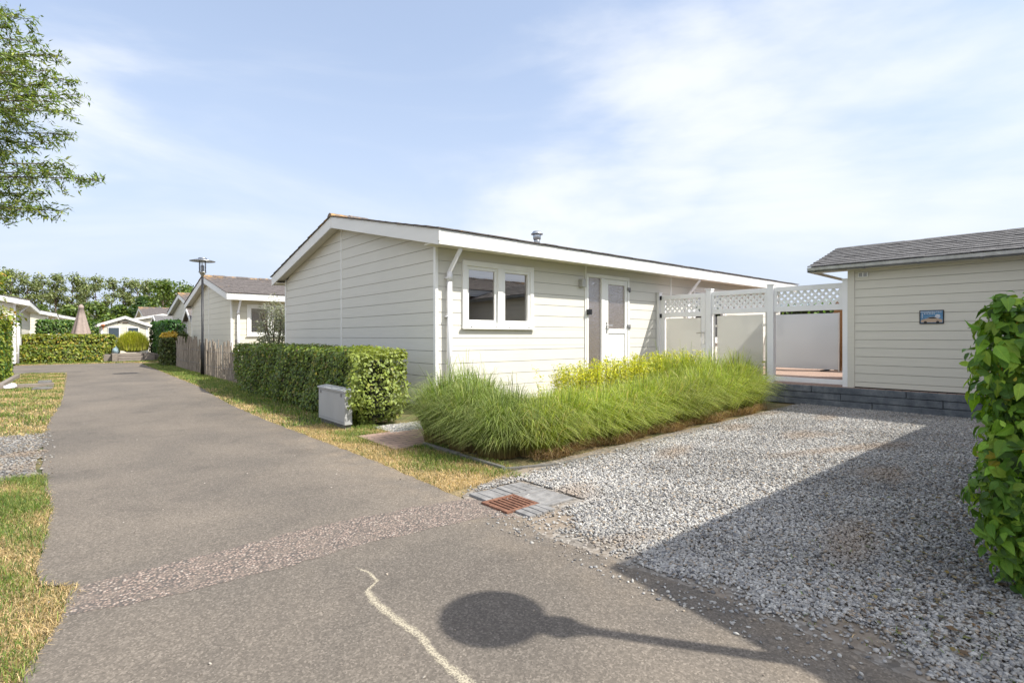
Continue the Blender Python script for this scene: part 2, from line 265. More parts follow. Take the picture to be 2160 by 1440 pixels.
# ------------------------------------------------------------------ mesh helpers
OFF = {}
def link(o, parent=None, off=None):
    C.objects.link(o)
    if parent is not None: o.parent = parent; OFF[o.name] = OFF[parent.name]
    else: OFF[o.name] = Vector(off or (0, 0, 0))
    return o
def tag(o, label=None, cat=None, group=None, kind=None):
    if label: o['label'] = label
    if cat: o['category'] = cat
    if group: o['group'] = group
    if kind: o['kind'] = kind
    return o
def thing(name, label, cat, loc=(0, 0, 0), rotz=0, group=None, local=False):
    o = bpy.data.objects.new(name, None); C.objects.link(o); o.location = loc; o.rotation_euler = (0, 0, rotz); o.empty_display_size = .2
    OFF[o.name] = Vector((0, 0, 0)) if local else Vector(loc)
    return tag(o, label, cat, group)
class MB:
    def __init__(s): s.v = []; s.f = []; s.m = []
    def quad(s, *p, mi=0):
        b = len(s.v); s.v += [tuple(q) for q in p]; s.f.append(tuple(range(b, b + len(p)))); s.m.append(mi); return s
    def box(s, x0, x1, y0, y1, z0, z1, mi=0):
        b = len(s.v); s.v += [(x, y, z) for z in (z0, z1) for y in (y0, y1) for x in (x0, x1)]
        for f in ((0, 2, 3, 1), (4, 5, 7, 6), (0, 1, 5, 4), (2, 6, 7, 3), (0, 4, 6, 2), (1, 3, 7, 5)): s.f.append(tuple(b + i for i in f)); s.m.append(mi)
        return s
    def hexa(s, P, mi=0):   # 8 points, same order as box
        b = len(s.v); s.v += [tuple(p) for p in P]
        for f in ((0, 2, 3, 1), (4, 5, 7, 6), (0, 1, 5, 4), (2, 6, 7, 3), (0, 4, 6, 2), (1, 3, 7, 5)): s.f.append(tuple(b + i for i in f)); s.m.append(mi)
        return s
    def bar(s, p0, p1, wd, th, nrm, mi=0):
        p0, p1, nrm = Vector(p0), Vector(p1), Vector(nrm).normalized(); a = (p1 - p0).normalized(); sd = a.cross(nrm).normalized() * wd / 2; n_ = nrm * th / 2
        return s.hexa([p0 - sd - n_, p0 + sd - n_, p1 - sd - n_, p1 + sd - n_, p0 - sd + n_, p0 + sd + n_, p1 - sd + n_, p1 + sd + n_], mi)
    def prism(s, poly, axis, a, b_, mi=0):   # poly: 2d points, extruded along axis
        def P(u, v, w_): return (w_, u, v) if axis == 0 else (u, w_, v) if axis == 1 else (u, v, w_)
        b = len(s.v); k = len(poly); s.v += [P(u, v, a) for u, v in poly] + [P(u, v, b_) for u, v in poly]
        s.f.append(tuple(b + i for i in range(k))); s.m.append(mi); s.f.append(tuple(b + k + i for i in reversed(range(k)))); s.m.append(mi)
        for i in range(k): j = (i + 1) % k; s.f.append((b + i, b + k + i, b + k + j, b + j)); s.m.append(mi)
        return s
    def tube(s, pts, rad, seg=10, mi=0, cap=True):
        pts = [Vector(p) for p in pts]; rads = rad if isinstance(rad, (list, tuple)) else [rad] * len(pts); b = len(s.v); pu = None
        for i, p in enumerate(pts):
            d = ((pts[i + 1] - p) if i == 0 else (p - pts[i - 1]) if i == len(pts) - 1 else (pts[i + 1] - p).normalized() + (p - pts[i - 1]).normalized())
            d = d.normalized() if d.length > 1e-9 else Vector((0, 0, 1))
            u = pu if pu is not None else (Vector((1, 0, 0)) if abs(d.x) < .9 else Vector((0, 1, 0)))
            u = (u - d * u.dot(d)).normalized(); pu = u; v = d.cross(u)
            for k in range(seg): a = 2 * math.pi * k / seg; s.v.append(tuple(p + (u * math.cos(a) + v * math.sin(a)) * rads[i]))
        for i in range(len(pts) - 1):
            for k in range(seg): k2 = (k + 1) % seg; s.f.append((b + i * seg + k, b + i * seg + k2, b + (i + 1) * seg + k2, b + (i + 1) * seg + k)); s.m.append(mi)
        if cap:
            s.f.append(tuple(b + k for k in reversed(range(seg)))); s.m.append(mi); e = b + (len(pts) - 1) * seg; s.f.append(tuple(e + k for k in range(seg))); s.m.append(mi)
        return s
    def lathe(s, prof, cx, cy, seg=24, mi=0): return s.tube([(cx, cy, z) for r_, z in prof], [max(r_, .0005) for r_, z in prof], seg, mi)
    def clusters(s):
        n_ = len(s.v); p = list(range(n_))
        def fd(i):
            while p[i] != i: p[i] = p[p[i]]; i = p[i]
            return i
        for f in s.f:
            a = fd(f[0])
            for q in f[1:]: p[fd(q)] = a
        isl = {}
        for fi, f in enumerate(s.f): isl.setdefault(fd(f[0]), []).append(fi)
        L = list(isl.values())
        if len(L) < 2 or len(L) > 80: return None
        bb = []
        for fs in L: pt = np.array([s.v[i] for fi in fs for i in s.f[fi]]); bb.append((pt.min(0), pt.max(0)))
        q = list(range(len(L)))
        def f2(i):
            while q[i] != i: q[i] = q[q[i]]; i = q[i]
            return i
        for i in range(len(L)):
            for j in range(i):
                gp = np.maximum(0, np.maximum(bb[i][0] - bb[j][1], bb[j][0] - bb[i][1])); sz = max((bb[i][1] - bb[i][0]).max(), (bb[j][1] - bb[j][0]).max())
                if np.linalg.norm(gp) <= max(.02, .5 * sz): q[f2(i)] = f2(j)
        out = {}
        for i in range(len(L)): out.setdefault(f2(i), []).extend(L[i])
        return list(out.values()) if len(out) > 1 else None
    def build(s, name, mats, parent=None, smooth=False, bevel=0, off=None):
        cl = s.clusters() if parent is not None and name not in ('wall', 'stems', 'trunk', 'twigs', 'tiles') else None
        if cl:
            first = None
            for fs in cl:
                nb = MB(); mp_ = {}
                for fi in fs:
                    ff = []
                    for i in s.f[fi]:
                        if i not in mp_: mp_[i] = len(nb.v); nb.v.append(s.v[i])
                        ff.append(mp_[i])
                    nb.f.append(tuple(ff)); nb.m.append(s.m[fi])
                o = nb.build(name, mats, parent, smooth, bevel, off); first = first or o
            return first
        me = bpy.data.meshes.new(name); o = bpy.data.objects.new(name, me); link(o, parent, off)
        d = OFF[o.name]; me.from_pydata([(x - d.x, y - d.y, z - d.z) for x, y, z in s.v], [], s.f)
        if parent is None: o.location = d
        for m in (mats if isinstance(mats, (list, tuple)) else [mats]): me.materials.append(m)
        me.polygons.foreach_set('material_index', s.m)
        if smooth:
            me.polygons.foreach_set('use_smooth', [len(f) <= 4 for f in s.f])
        me.update()
        if bevel:
            b = o.modifiers.new('bevel', 'BEVEL'); b.width = bevel; b.segments = 2; b.limit_method = 'ANGLE'
        return o
def npmesh(name, V, F, col, mat, parent=None, off=None, smooth=False):
    """V (n,3), F (m,k) all same k, col (n,3) per vertex"""
    me = bpy.data.meshes.new(name); o = bpy.data.objects.new(name, me); link(o, parent, off); d = OFF[o.name]
    if parent is None: o.location = d
    V = V - np.array(d); me.vertices.add(len(V)); me.vertices.foreach_set('co', V.astype(np.float32).ravel())
    k = F.shape[1]; me.loops.add(F.size); me.loops.foreach_set('vertex_index', F.astype(np.int32).ravel())
    me.polygons.add(len(F)); me.polygons.foreach_set('loop_start', np.arange(0, F.size, k, dtype=np.int32)); me.polygons.foreach_set('loop_total', np.full(len(F), k, dtype=np.int32))
    if smooth: me.polygons.foreach_set('use_smooth', np.ones(len(F), bool))
    at = me.color_attributes.new('Col', 'FLOAT_COLOR', 'POINT'); c4 = np.ones((len(V), 4), np.float32); c4[:, :3] = col; at.data.foreach_set('color', c4.ravel())
    me.materials.append(mat); me.update(calc_edges=True); me.validate(); return o
def instance_np(T, TF, pos, X, Y, Z, scale, col):
    n_, k = len(pos), len(T); V = (pos[:, None, :] + scale[:, None, None] * (T[None, :, 0:1] * X[:, None, :] + T[None, :, 1:2] * Y[:, None, :] + T[None, :, 2:3] * Z[:, None, :])).reshape(-1, 3)
    F = (TF[None] + (np.arange(n_) * k)[:, None, None]).reshape(-1, TF.shape[1]); return V, F, np.repeat(col, k, axis=0)
def nrm(a): return a / np.maximum(np.linalg.norm(a, axis=1, keepdims=True), 1e-9)
LEAF_LO = np.array([(0, 0, 0), (.45, .32, .07), (1, 0, -.05), (.45, -.32, .07), (.5, 0, -.02)]); LEAF_LO_F = np.array([(0, 4, 1), (1, 4, 2), (0, 3, 4), (3, 2, 4)])
LEAF_HI = np.array([(0, 0, 0), (.12, .17, .05), (.36, .30, .11), (.70, .22, .05), (1.08, 0, -.2), (.70, -.22, .05), (.36, -.30, .11), (.12, -.17, .05), (.36, 0, .02), (.70, 0, -.04), (.12, 0, .01)])
LEAF_HI_F = np.array([(0, 10, 1), (1, 10, 2), (2, 10, 8), (2, 8, 3), (3, 8, 9), (3, 9, 4), (0, 7, 10), (7, 6, 10), (6, 8, 10), (6, 5, 8), (5, 9, 8), (5, 4, 9)])
LEAF_LANCE = np.array([(0, 0, 0), (.35, .13, .03), (1, 0, -.06), (.35, -.13, .03)]); LEAF_LANCE_F = np.array([(0, 3, 1), (1, 3, 2)])
def palette(n_, cols, wts, jit=.25):
    i = RNG.choice(len(cols), n_, p=np.array(wts) / sum(wts)); c = np.array(cols)[i]; return c * (1 + jit * RNG.standard_normal((n_, 1))).clip(.45, 1.7)
def leaves(name, pos, out, size, mat, parent, cols, wts, tmpl='lo', up=.35, spread=.7, sj=.38, off=None, droop=.6, colfn=None):
    n_ = len(pos); T, F = {'lo': (LEAF_LO, LEAF_LO_F), 'hi': (LEAF_HI, LEAF_HI_F), 'lance': (LEAF_LANCE, LEAF_LANCE_F)}[tmpl]
    Z = nrm(out + np.array([0, 0, up]) + spread * RNG.standard_normal((n_, 3)) * .6); g = RNG.standard_normal((n_, 3)) * .8 + np.array([0, 0, -droop]) + out * .3
    X = nrm(g - Z * (g * Z).sum(1, keepdims=True)); Y = np.cross(Z, X); col = palette(n_, cols, wts)
    if colfn is not None: col = colfn(pos, col)
    V, FF, cc = instance_np(T, F, pos, X, Y, Z, size * (1 + sj * RNG.standard_normal(n_)).clip(.4, 1.7), col)
    o = npmesh(name, V, FF, cc, M['leaf_vein'] if tmpl == 'hi' else mat, parent, off)
    if tmpl == 'hi':
        at = o.data.attributes.new('Luv', 'FLOAT_VECTOR', 'POINT'); at.data.foreach_set('vector', np.tile(T, (n_, 1)).astype(np.float32).ravel())
    return o
GREEN = [(.07, .15, .025), (.11, .20, .03), (.17, .26, .04), (.06, .11, .03), (.24, .26, .05)]
def hedge(name, label, x0, x1, y0, y1, z1, n_, size, z0=.04, cols=GREEN, wts=(4, 4, 2, 3, .6), tmpl='lo', cat='hedge', rough=.06, group=None, colfn=None, lowtaper=.0, roundr=.10, dispfn=None):
    cx, cy = (x0 + x1) / 2, (y0 + y1) / 2; t = thing(name, label, cat, (cx, cy, 0), group=group)
    ax = [(y1 - y0) * (z1 - z0)] * 2 + [(x1 - x0) * (z1 - z0)] * 2 + [(x1 - x0) * (y1 - y0) * 1.2]; cnt = [int(n_ * a / sum(ax)) for a in ax]; P = []; N = []
    for k, c_ in enumerate(cnt):
        u, v = RNG.random(c_), RNG.random(c_); X = x0 + u * (x1 - x0); Y = y0 + u * (y1 - y0); Zc = z0 + v * (z1 - z0)
        if k == 0: p = np.stack([np.full(c_, x0), Y, Zc], 1); nn = (-1, 0, 0)
        elif k == 1: p = np.stack([np.full(c_, x1), Y, Zc], 1); nn = (1, 0, 0)
        elif k == 2: p = np.stack([X, np.full(c_, y0), Zc], 1); nn = (0, -1, 0)
        elif k == 3: p = np.stack([X, np.full(c_, y1), Zc], 1); nn = (0, 1, 0)
        else: p = np.stack([X, y0 + v * (y1 - y0), np.full(c_, z1)], 1); nn = (0, 0, 1)
        P.append(p); N.append(np.tile(np.array(nn, float), (c_, 1)))
    P = np.concatenate(P); N = np.concatenate(N)
    # round the box edges
    R_ = roundr; lo = np.array([x0 + R_, y0 + R_, -9]); hi = np.array([x1 - R_, y1 - R_, z1 - R_]); q = np.clip(P, lo, hi); dd = P - q; L = np.linalg.norm(dd, axis=1, keepdims=True)
    rd = np.where(L > 1e-6, dd / np.maximum(L, 1e-6), N); P = q + rd * R_; N = nrm(rd + .2 * N)
    ph = RNG.random(3) * 6; lump = rough * (.5 * np.sin(P[:, 1] * 3.1 + P[:, 2] * 4 + ph[0]) + .4 * np.sin(P[:, 0] * 5 + P[:, 1] * 7.3 + P[:, 2] * 6.1 + ph[1]) + .3 * np.sin(P[:, 1] * 13 + P[:, 2] * 11 + ph[2]))
    dep = -np.abs(RNG.standard_normal(len(P))) * rough * 1.1 + RNG.random(len(P)) * rough * .5
    P = P + N * (lump * .6 + dep)[:, None]
    if lowtaper: f = np.clip(1 - P[:, 2] / .35, 0, 1)[:, None] * lowtaper; P[:, :2] += (np.array([cx, cy]) - P[:, :2]) * f
    P[:, 2] = np.maximum(P[:, 2], .02)
    if dispfn: P = dispfn(P)
    leaves('foliage', P, N, size, M['leaf'], t, cols, wts, tmpl, colfn=colfn)
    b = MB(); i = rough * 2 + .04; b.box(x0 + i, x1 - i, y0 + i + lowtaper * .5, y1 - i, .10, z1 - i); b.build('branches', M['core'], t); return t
def blades(name, P, D, H, R_, Wd, col, parent, seg=5, mat=None, tipcol=None, off=None, droop=.35, basecol=None):
    """P roots (n,3), D horizontal unit dirs (n,2), H heights, R_ reach, Wd width"""
    n_ = len(P); t = np.linspace(0, 1, seg + 1); side = np.stack([-D[:, 1], D[:, 0], np.zeros(n_)], 1); side = nrm(side + .6 * RNG.standard_normal((n_, 3)) * [1, 1, .15])
    V = np.zeros((n_, seg + 1, 2, 3)); cc = np.zeros((n_, seg + 1, 2, 3))
    for i, tt in enumerate(t):
        hr = R_ * tt ** 1.7; z = H * (math.sin(min(tt * 1.25, 1) * math.pi / 2) * 1.0) - H * droop * max(0, tt - .6) ** 1.5 * 2.2 * np.minimum(R_ / np.maximum(H, .01), 1.5)
        p = P + np.stack([D[:, 0] * hr, D[:, 1] * hr, z], 1); wv = (Wd * (1 - tt ** 2 * .9) / 2)[:, None] * side
        V[:, i, 0] = p - wv; V[:, i, 1] = p + wv; a = col
        if basecol is not None: a = a * min(1, tt * 3 + .0) + np.array(basecol) * (1 - min(1, tt * 3))
        if tipcol is not None: a = a * (1 - tt ** 2) + tipcol * tt ** 2
        cc[:, i, 0] = a; cc[:, i, 1] = a
    k = (seg + 1) * 2; base = np.array([(2 * i, 2 * i + 1, 2 * i + 3, 2 * i + 2) for i in range(seg)]); F = (base[None] + (np.arange(n_) * k)[:, None, None]).reshape(-1, 4)
    return npmesh(name, V.reshape(-1, 3), F, cc.reshape(-1, 3), mat or M['blade'], parent, off)
# ------------------------------------------------------------------ the setting: ground, road, gravel
def sheet(name, poly, z, mat, thick=None, kind='structure'):
    b = MB(); b.quad(*[(x, y, z) for x, y in poly]); return tag(b.build(name, mat), kind=kind)
def wob(pts, amp, step=.18, seed=1, closed=True):
    rr = random.Random(seed); out = []
    for i in range(len(pts) - (0 if closed else 1)):
        a, c_ = Vector(pts[i]), Vector(pts[(i + 1) % len(pts)]); L = (c_ - a).length; k = max(1, int(L / step))
        for j in range(k): q = a.lerp(c_, j / k); out.append((q.x + rr.uniform(-amp, amp), q.y + rr.uniform(-amp, amp)))
    return out
def inpoly(P, poly):
    x, y = P[:, 0], P[:, 1]; ins = np.zeros(len(P), bool); j = len(poly) - 1
    for i in range(len(poly)):
        xi, yi = poly[i]; xj, yj = poly[j]; c_ = ((yi > y) != (yj > y)) & (x < (xj - xi) * (y - yi) / (yj - yi + 1e-12) + xi); ins ^= c_; j = i
    return ins
sheet('ground', [(-600, -600), (600, -600), (600, 600), (-600, 600)], -.012, M['ground'])
ROAD = [(2.27, -6), (2.27, .6), (2.29, 1.2), (2.24, 1.7), (2.23, 1.95), (2.19, 2.27), (2.30, 2.62), (2.26, 2.8), (2.27, 3.04), (2.23, 3.3), (2.25, 3.88), (2.27, 4.63), (2.25, 5.49), (2.22, 6.6), (2.18, 8.1), (2.21, 10.5), (2.42, 14.5), (2.45, 18.4), (2.49, 23.1), (2.5, 26), (2.55, 28.8), (2.3, 29.9), (1.3, 30), (0, 30.3), (-1.7, 29.9), (-40, 29.5), (-40, 23), (-1.42, 23.2), (-.2, 23.1), (-.05, 21.75), (-.06, 16.6), (-.09, 12.5), (-.2, 10.1), (-.22, 8), (-.2, 7.1), (-.15, 5.9), (-.09, 4.84), (-.11, 4.14), (-.13, 3.65), (-.11, 3.42), (0, 3.3), (0, 3.1), (-.03, 2.9), (-.06, 2.84), (-.11, 2.6), (-.14, 2.4), (-.14, -6)]
ROADW = wob(ROAD, .018, .12, 3)
sheet('road', ROADW, 0, M['asphalt'])
STRIP = wob([(-.02, 2.95), (.21, 2.9), (.48, 2.87), (.91, 2.85), (1.28, 2.86), (1.65, 2.84), (2.1, 2.78), (2.3, 2.6), (2.34, 2.98), (2.28, 3.16), (1.95, 3.24), (1.49, 3.31), (1.12, 3.33), (.73, 3.29), (.33, 3.28), (.06, 3.28)], .014, .07, 5)
sheet('road_strip', STRIP, .0012, M['agg'])
gb = sheet('driveway', wob([(2.1, -.2), (12, -.3), (12, 3.9), (3.4, 3.62), (2.75, 3.5), (2.28, 3.25), (2.15, 3.0), (2.1, 2.6), (2.05, 2.25), (2.1, 1.9), (2.1, 1.2), (2.1, .5)], .02, .15, 8), .0, M['gbed'])
gb.data.transform(Matrix.Translation((0, 0, -.0015)))
sheet('gravel_pull_in', wob([(-3, 6.05), (-.42, 6.1), (-.2, 6.15), (-.22, 8.6), (-.6, 8.75), (-3, 8.8)], .05, .2, 9), -.004, M['gbed'])
# paint spill line on the asphalt
pts = [(1.13, 2.64), (1.17, 2.51), (1.16, 2.39), (1.08, 2.33), (1.06, 2.21), (1.065, 2.01), (1.08, 1.84), (1.06, 1.72), (1.055, 1.59), (1.06, 1.48), (1.07, 1.35)]
wid = [.015, .02, .025, .035, .05, .045, .045, .035, .045, .055, .06]
V = []; F = []; cc = []
fine = []
for i in range(len(pts) - 1):
    for j in range(6): u = j / 6; fine.append((pts[i][0] * (1 - u) + pts[i + 1][0] * u, pts[i][1] * (1 - u) + pts[i + 1][1] * u, wid[i] * (1 - u) + wid[i + 1] * u))
for i, (x, y, w_) in enumerate(fine):
    w_ *= .72 * (1 + .2 * math.sin(i * 1.7))
    for k, (o_, c_) in enumerate(((-1.3, 0), (-.5, .55), (0, .66), (.5, .55), (1.3, 0))): V.append((x + o_ * w_, y, .0015)); cc.append((c_ * min(1, i / 5 + .3),) * 3)
    if i:
        for k in range(4): a = (i - 1) * 5 + k; F.append((a, a + 1, a + 6, a + 5))
sp_ = npmesh('paint_spill', np.array(V), np.array(F), np.array(cc), M['spill']); tag(sp_, 'wavy cream line of spilled paint on the asphalt in the foreground', 'paint mark')
# gravel stones
phi = (1 + 5 ** .5) / 2; ICO = np.array([(-1, phi, 0), (1, phi, 0), (-1, -phi, 0), (1, -phi, 0), (0, -1, phi), (0, 1, phi), (0, -1, -phi), (0, 1, -phi), (phi, 0, -1), (phi, 0, 1), (-phi, 0, -1), (-phi, 0, 1)]) / 1.9
ICOF = np.array([(0, 11, 5), (0, 5, 1), (0, 1, 7), (0, 7, 10), (0, 10, 11), (1, 5, 9), (5, 11, 4), (11, 10, 2), (10, 7, 6), (7, 1, 8), (3, 9, 4), (3, 4, 2), (3, 2, 6), (3, 6, 8), (3, 8, 9), (4, 9, 5), (2, 4, 11), (6, 2, 10), (8, 6, 7), (9, 8, 1)])
def stones(name, P, size, cols, wts, label, jit=.16):
    n_ = len(P); a = RNG.random(n_) * 6.28; til = RNG.standard_normal((n_, 3)) * .35; Z = nrm(np.array([0, 0, 1.]) + til); X = np.stack([np.cos(a), np.sin(a), np.zeros(n_)], 1); X = nrm(X - Z * (X * Z).sum(1, keepdims=True)); Y = np.cross(Z, X)
    k = 12; Tn = ICO[None] * (1 + .18 * RNG.standard_normal((n_, k, 1))) * np.stack([.8 + .5 * RNG.random(n_), .55 + .3 * RNG.random(n_), .35 + .25 * RNG.random(n_)], 1)[:, None, :]
    s_ = size * (.55 + .9 * RNG.random(n_) ** 1.5); V = P[:, None, :] + s_[:, None, None] * (Tn[..., 0:1] * X[:, None] + Tn[..., 1:2] * Y[:, None] + Tn[..., 2:3] * Z[:, None])
    F = (ICOF[None] + (np.arange(n_) * k)[:, None, None]).reshape(-1, 3); lf = 1 + .13 * np.sin(P[:, 0] * 1.7 + 2 * np.sin(P[:, 1] * 1.3)) * np.sin(P[:, 1] * 2.9 + P[:, 0] * .8) + .07 * np.sin(P[:, 0] * 6.1 + P[:, 1] * 4.3); dm = (np.clip(np.sin(P[:, 0] * 2.3 + 1.7 * np.sin(P[:, 1] * 3.1)) * np.sin(P[:, 1] * 4.1 + P[:, 0]) - .45, 0, 1) * .9)[:, None]; pc = palette(n_, cols, wts, jit) * lf[:, None]; pc = pc * (1 - dm) + dm * np.array([(.30, .22, .15)]); col = np.repeat(pc, k, 0)
    o = npmesh(name, V.reshape(-1, 3), F, col, M['stone']); return tag(o, label, 'gravel', kind='stuff')
GCOL = [(.295, .285, .27), (.35, .34, .32), (.215, .215, .217), (.42, .41, .38), (.31, .26, .205), (.14, .14, .145)]
n_ = 205000; P = np.stack([2.3 + RNG.random(n_) ** 1.35 * 7.75, .1 + RNG.random(n_) * 3.75, np.zeros(n_)], 1)
edge = 2.40 - .07 * np.clip(1.4 - P[:, 1], 0, 1) + .08 * np.sin(P[:, 1] * 3) + .07 * np.sin(P[:, 1] * 11) + np.where(P[:, 1] > 2.5, .12, 0)
prob = np.clip((P[:, 0] - edge + .02) / .16, .05, 1); yt = np.interp(P[:, 0], [2.3, 2.9, 3.5, 9.9], [3.35, 3.4, 3.42, 3.78]); prob *= np.clip((yt - P[:, 1]) / .2 + .25, 0, 1)
patch = np.exp(-(((P[:, 0] - 4.1) / .35) ** 2 + ((P[:, 1] - 2.75) / .18) ** 2)); prob *= 1 - .5 * patch
drain = (P[:, 0] < 2.9) & (P[:, 1] > 2.56) & (P[:, 1] < 3.27)
prob = np.where(drain, .012, prob); P = P[RNG.random(n_) < prob]; P[:, 2] = .004 + RNG.random(len(P)) * .010 * np.clip((P[:, 0] - 2.4) * 3, 0, 1)
stones('gravel', P, .0102, GCOL, (4, 4, 2, 2, 1.2, 1), 'grey crushed stone gravel covering the driveway')
n_ = 14000; P = np.stack([-2.2 + RNG.random(n_) * 2.1, 6.05 + RNG.random(n_) * 2.7, np.zeros(n_)], 1); P = P[RNG.random(n_) < np.clip((-.12 - P[:, 0]) / .3, .04, .9)]; P[:, 2] = .004
stones('gravel', P, .012, [tuple(x * .72 for x in q) for q in GCOL], (4, 2, 3, .6, 3, 1), 'grey gravel patch beside the left edge of the road')
# loose chips strewn over aggregate strip and by the kerb
n_ = 500; P = np.stack([2.05 + RNG.random(n_) * .35, .6 + RNG.random(n_) * 2.2, np.full(n_, .003)], 1); stones('gravel', P, .009, GCOL, (4, 4, 2, 2, 1.2, 1), 'loose gravel chips strewn along the edge of the asphalt')
n_ = 110; P = np.stack([-.1 + RNG.random(n_) * 2.3, .6 + RNG.random(n_) ** 1.5 * 7, np.full(n_, .002)], 1); stones('gravel', P, .006, [(.34, .31, .27), (.16, .14, .12)], (3, 1), 'few pale pebbles scattered over the asphalt')
n_ = 5200; P = np.stack([3.1 + RNG.random(n_) * 1.2, 5.95 + RNG.random(n_) * .55, np.full(n_, .003)], 1); stones('gravel', P, .013, GCOL, (4, 4, 2, 2, 1.2, 1), 'grey pebbles between the brick path and the end of the hedge')
# lawn grass on the verges
def lawn(name, x0, x1, y0, y1, n_, h, label, mask=None, dry=.5, wd=.004, seed=0.):
    P = np.stack([x0 + RNG.random(n_) * (x1 - x0), y0 + RNG.random(n_) * (y1 - y0), np.full(n_, -.01)], 1)
    if mask is not None: P = P[mask(P)]
    ns = np.sin(P[:, 0] * 5.1 + seed) * np.sin(P[:, 1] * 3.7 + 1.3 * seed) + .6 * np.sin(P[:, 0] * 11 + P[:, 1] * 8 + seed) + .5 * RNG.standard_normal(len(P)) + (dry(P) if callable(dry) else dry)
    f = 1 / (1 + np.exp(-ns * 2.2)); g = palette(len(P), [(.08, .15, .025), (.13, .21, .035), (.20, .25, .05), (.24, .24, .08)], (3, 3, 2, 2)); s_ = palette(len(P), [(.48, .35, .18), (.58, .45, .25), (.34, .27, .13)], (3, 2, 2))
    sel = (RNG.random(len(P)) < f)[:, None]; col = np.where(sel, s_, g); a = RNG.random(len(P)) * 6.283; D = np.stack([np.cos(a), np.sin(a)], 1)
    H = h * (.4 + .8 * RNG.random(len(P))) * np.where(sel[:, 0], .5, 1.0); o = blades(name, P, D, H, H * (.4 + .9 * RNG.random(len(P))) * np.where(sel[:, 0], 1.9, 1), np.full(len(P), wd), col, None, seg=3)
    return tag(o, label, 'grass', kind='stuff')
def rt_edge(P): return P[:, 0] > np.interp(P[:, 1], [2.9, 3.3, 3.9, 4.6, 5.5, 6.6, 8.1, 10.5, 14.5, 18.4, 23.1, 26, 28.8], [2.3, 2.24, 2.26, 2.27, 2.25, 2.22, 2.18, 2.21, 2.42, 2.45, 2.49, 2.5, 2.55]) - .02 * RNG.random(len(P))
nopath = lambda P: ~((P[:, 0] > 2.66) & (P[:, 1] > 5.05) & (P[:, 1] < 6.02))
lawn('grass', 2.2, 3.15, 3.3, 7.2, 30000, .045, 'short patchy grass, green and straw, between road and planting bed', lambda P: rt_edge(P) & nopath(P) & ~((P[:, 0] < 2.9) & (P[:, 1] < 3.42)) & ~((P[:, 0] > 3.0) & (P[:, 1] < 3.6)), dry=lambda P: 1.9 - 1.6 * np.clip((P[:, 0] - 2.28) / .45, 0, 1.2) + .9 * np.clip(4.3 - P[:, 1], 0, 1), seed=1.)
lawn('grass', 2.15, 3.3, 7.2, 28.5, 34000, .05, 'grass strip between the road and the long clipped hedge', rt_edge, dry=lambda P: 1.2 - 2.0 * np.clip((P[:, 0] - 2.25) / .4, 0, 1.2), wd=.008, seed=2.)
lf_edge = lambda P: P[:, 0] < np.interp(P[:, 1], [2.0, 2.6, 2.84, 2.9, 3.1, 3.3, 3.42, 3.65, 4.14, 4.84, 5.9, 7.1, 8, 10.1, 12.5, 16.6, 21.75], [-.14, -.11, -.05, -.03, 0, .03, -.11, -.13, -.11, -.09, -.15, -.2, -.22, -.2, -.09, -.06, -.03]) + .025 * RNG.random(len(P))
lawn('grass', -1.0, .12, 1.9, 6.12, 70000, .042, 'tufted green and yellow grass at the lower left road edge', lf_edge, dry=lambda P: .5 + 1.0 * np.clip(1 + (P[:, 0]) / .22, 0, 1) - .9 * np.clip(P[:, 1] - 4.2, 0, 1), wd=.003, seed=4.)
lawn('grass', -1.6, .05, 8.6, 23.1, 34000, .05, 'sun-scorched grass verge on the left of the road', lf_edge, dry=lambda P: .5 + .5 * np.clip(1 + P[:, 0] / .5, 0, 1) + .9 * np.clip(9.8 - P[:, 1], 0, 1), wd=.008, seed=6.)
lawn('grass', -3, 3.6, 30.0, 31.3, 9000, .07, 'dry grass strip along the far side of the cross street', None, dry=lambda P: .9 - (P[:, 1] - 30.2) * 1.5, wd=.015, seed=8.)
n_ = 2500; u = RNG.random(n_)
lawn('grass', 2.3, 9.5, 3.15, 3.65, 4200, .03, 'dead straw and seedlings along the foot of the ornamental grass', lambda P: P[:, 1] > np.interp(P[:, 0], [2.3, 2.9, 3.5, 9.9], [3.3, 3.3, 3.33, 3.62]), dry=1.6, seed=9.)
lawn('grass', 2.35, 9, .0, 1.7, 6500, .035, 'sparse weeds and dead stalks growing in the shaded gravel', lambda P: np.abs(P[:, 1] - .55) < .2 + .6 * RNG.random(len(P)), dry=.9, seed=10.)
# fallen dead leaves
n_ = 1300; P = np.stack([2.5 + RNG.random(n_) * 6, .35 + np.abs(RNG.standard_normal(n_)) * .38, .02 + .005 * RNG.random(n_)], 1)
o = leaves('fallen_leaves', P, np.tile([0, 0, 1.], (n_, 1)), .026, M['leaf'], None, [(.16, .10, .05), (.26, .19, .07), (.10, .07, .045), (.16, .16, .05)], (4, 2, 3, 1), spread=.3, droop=0); tag(o, 'dead brown leaves lying on the gravel below the near hedge', 'leaves', kind='stuff')
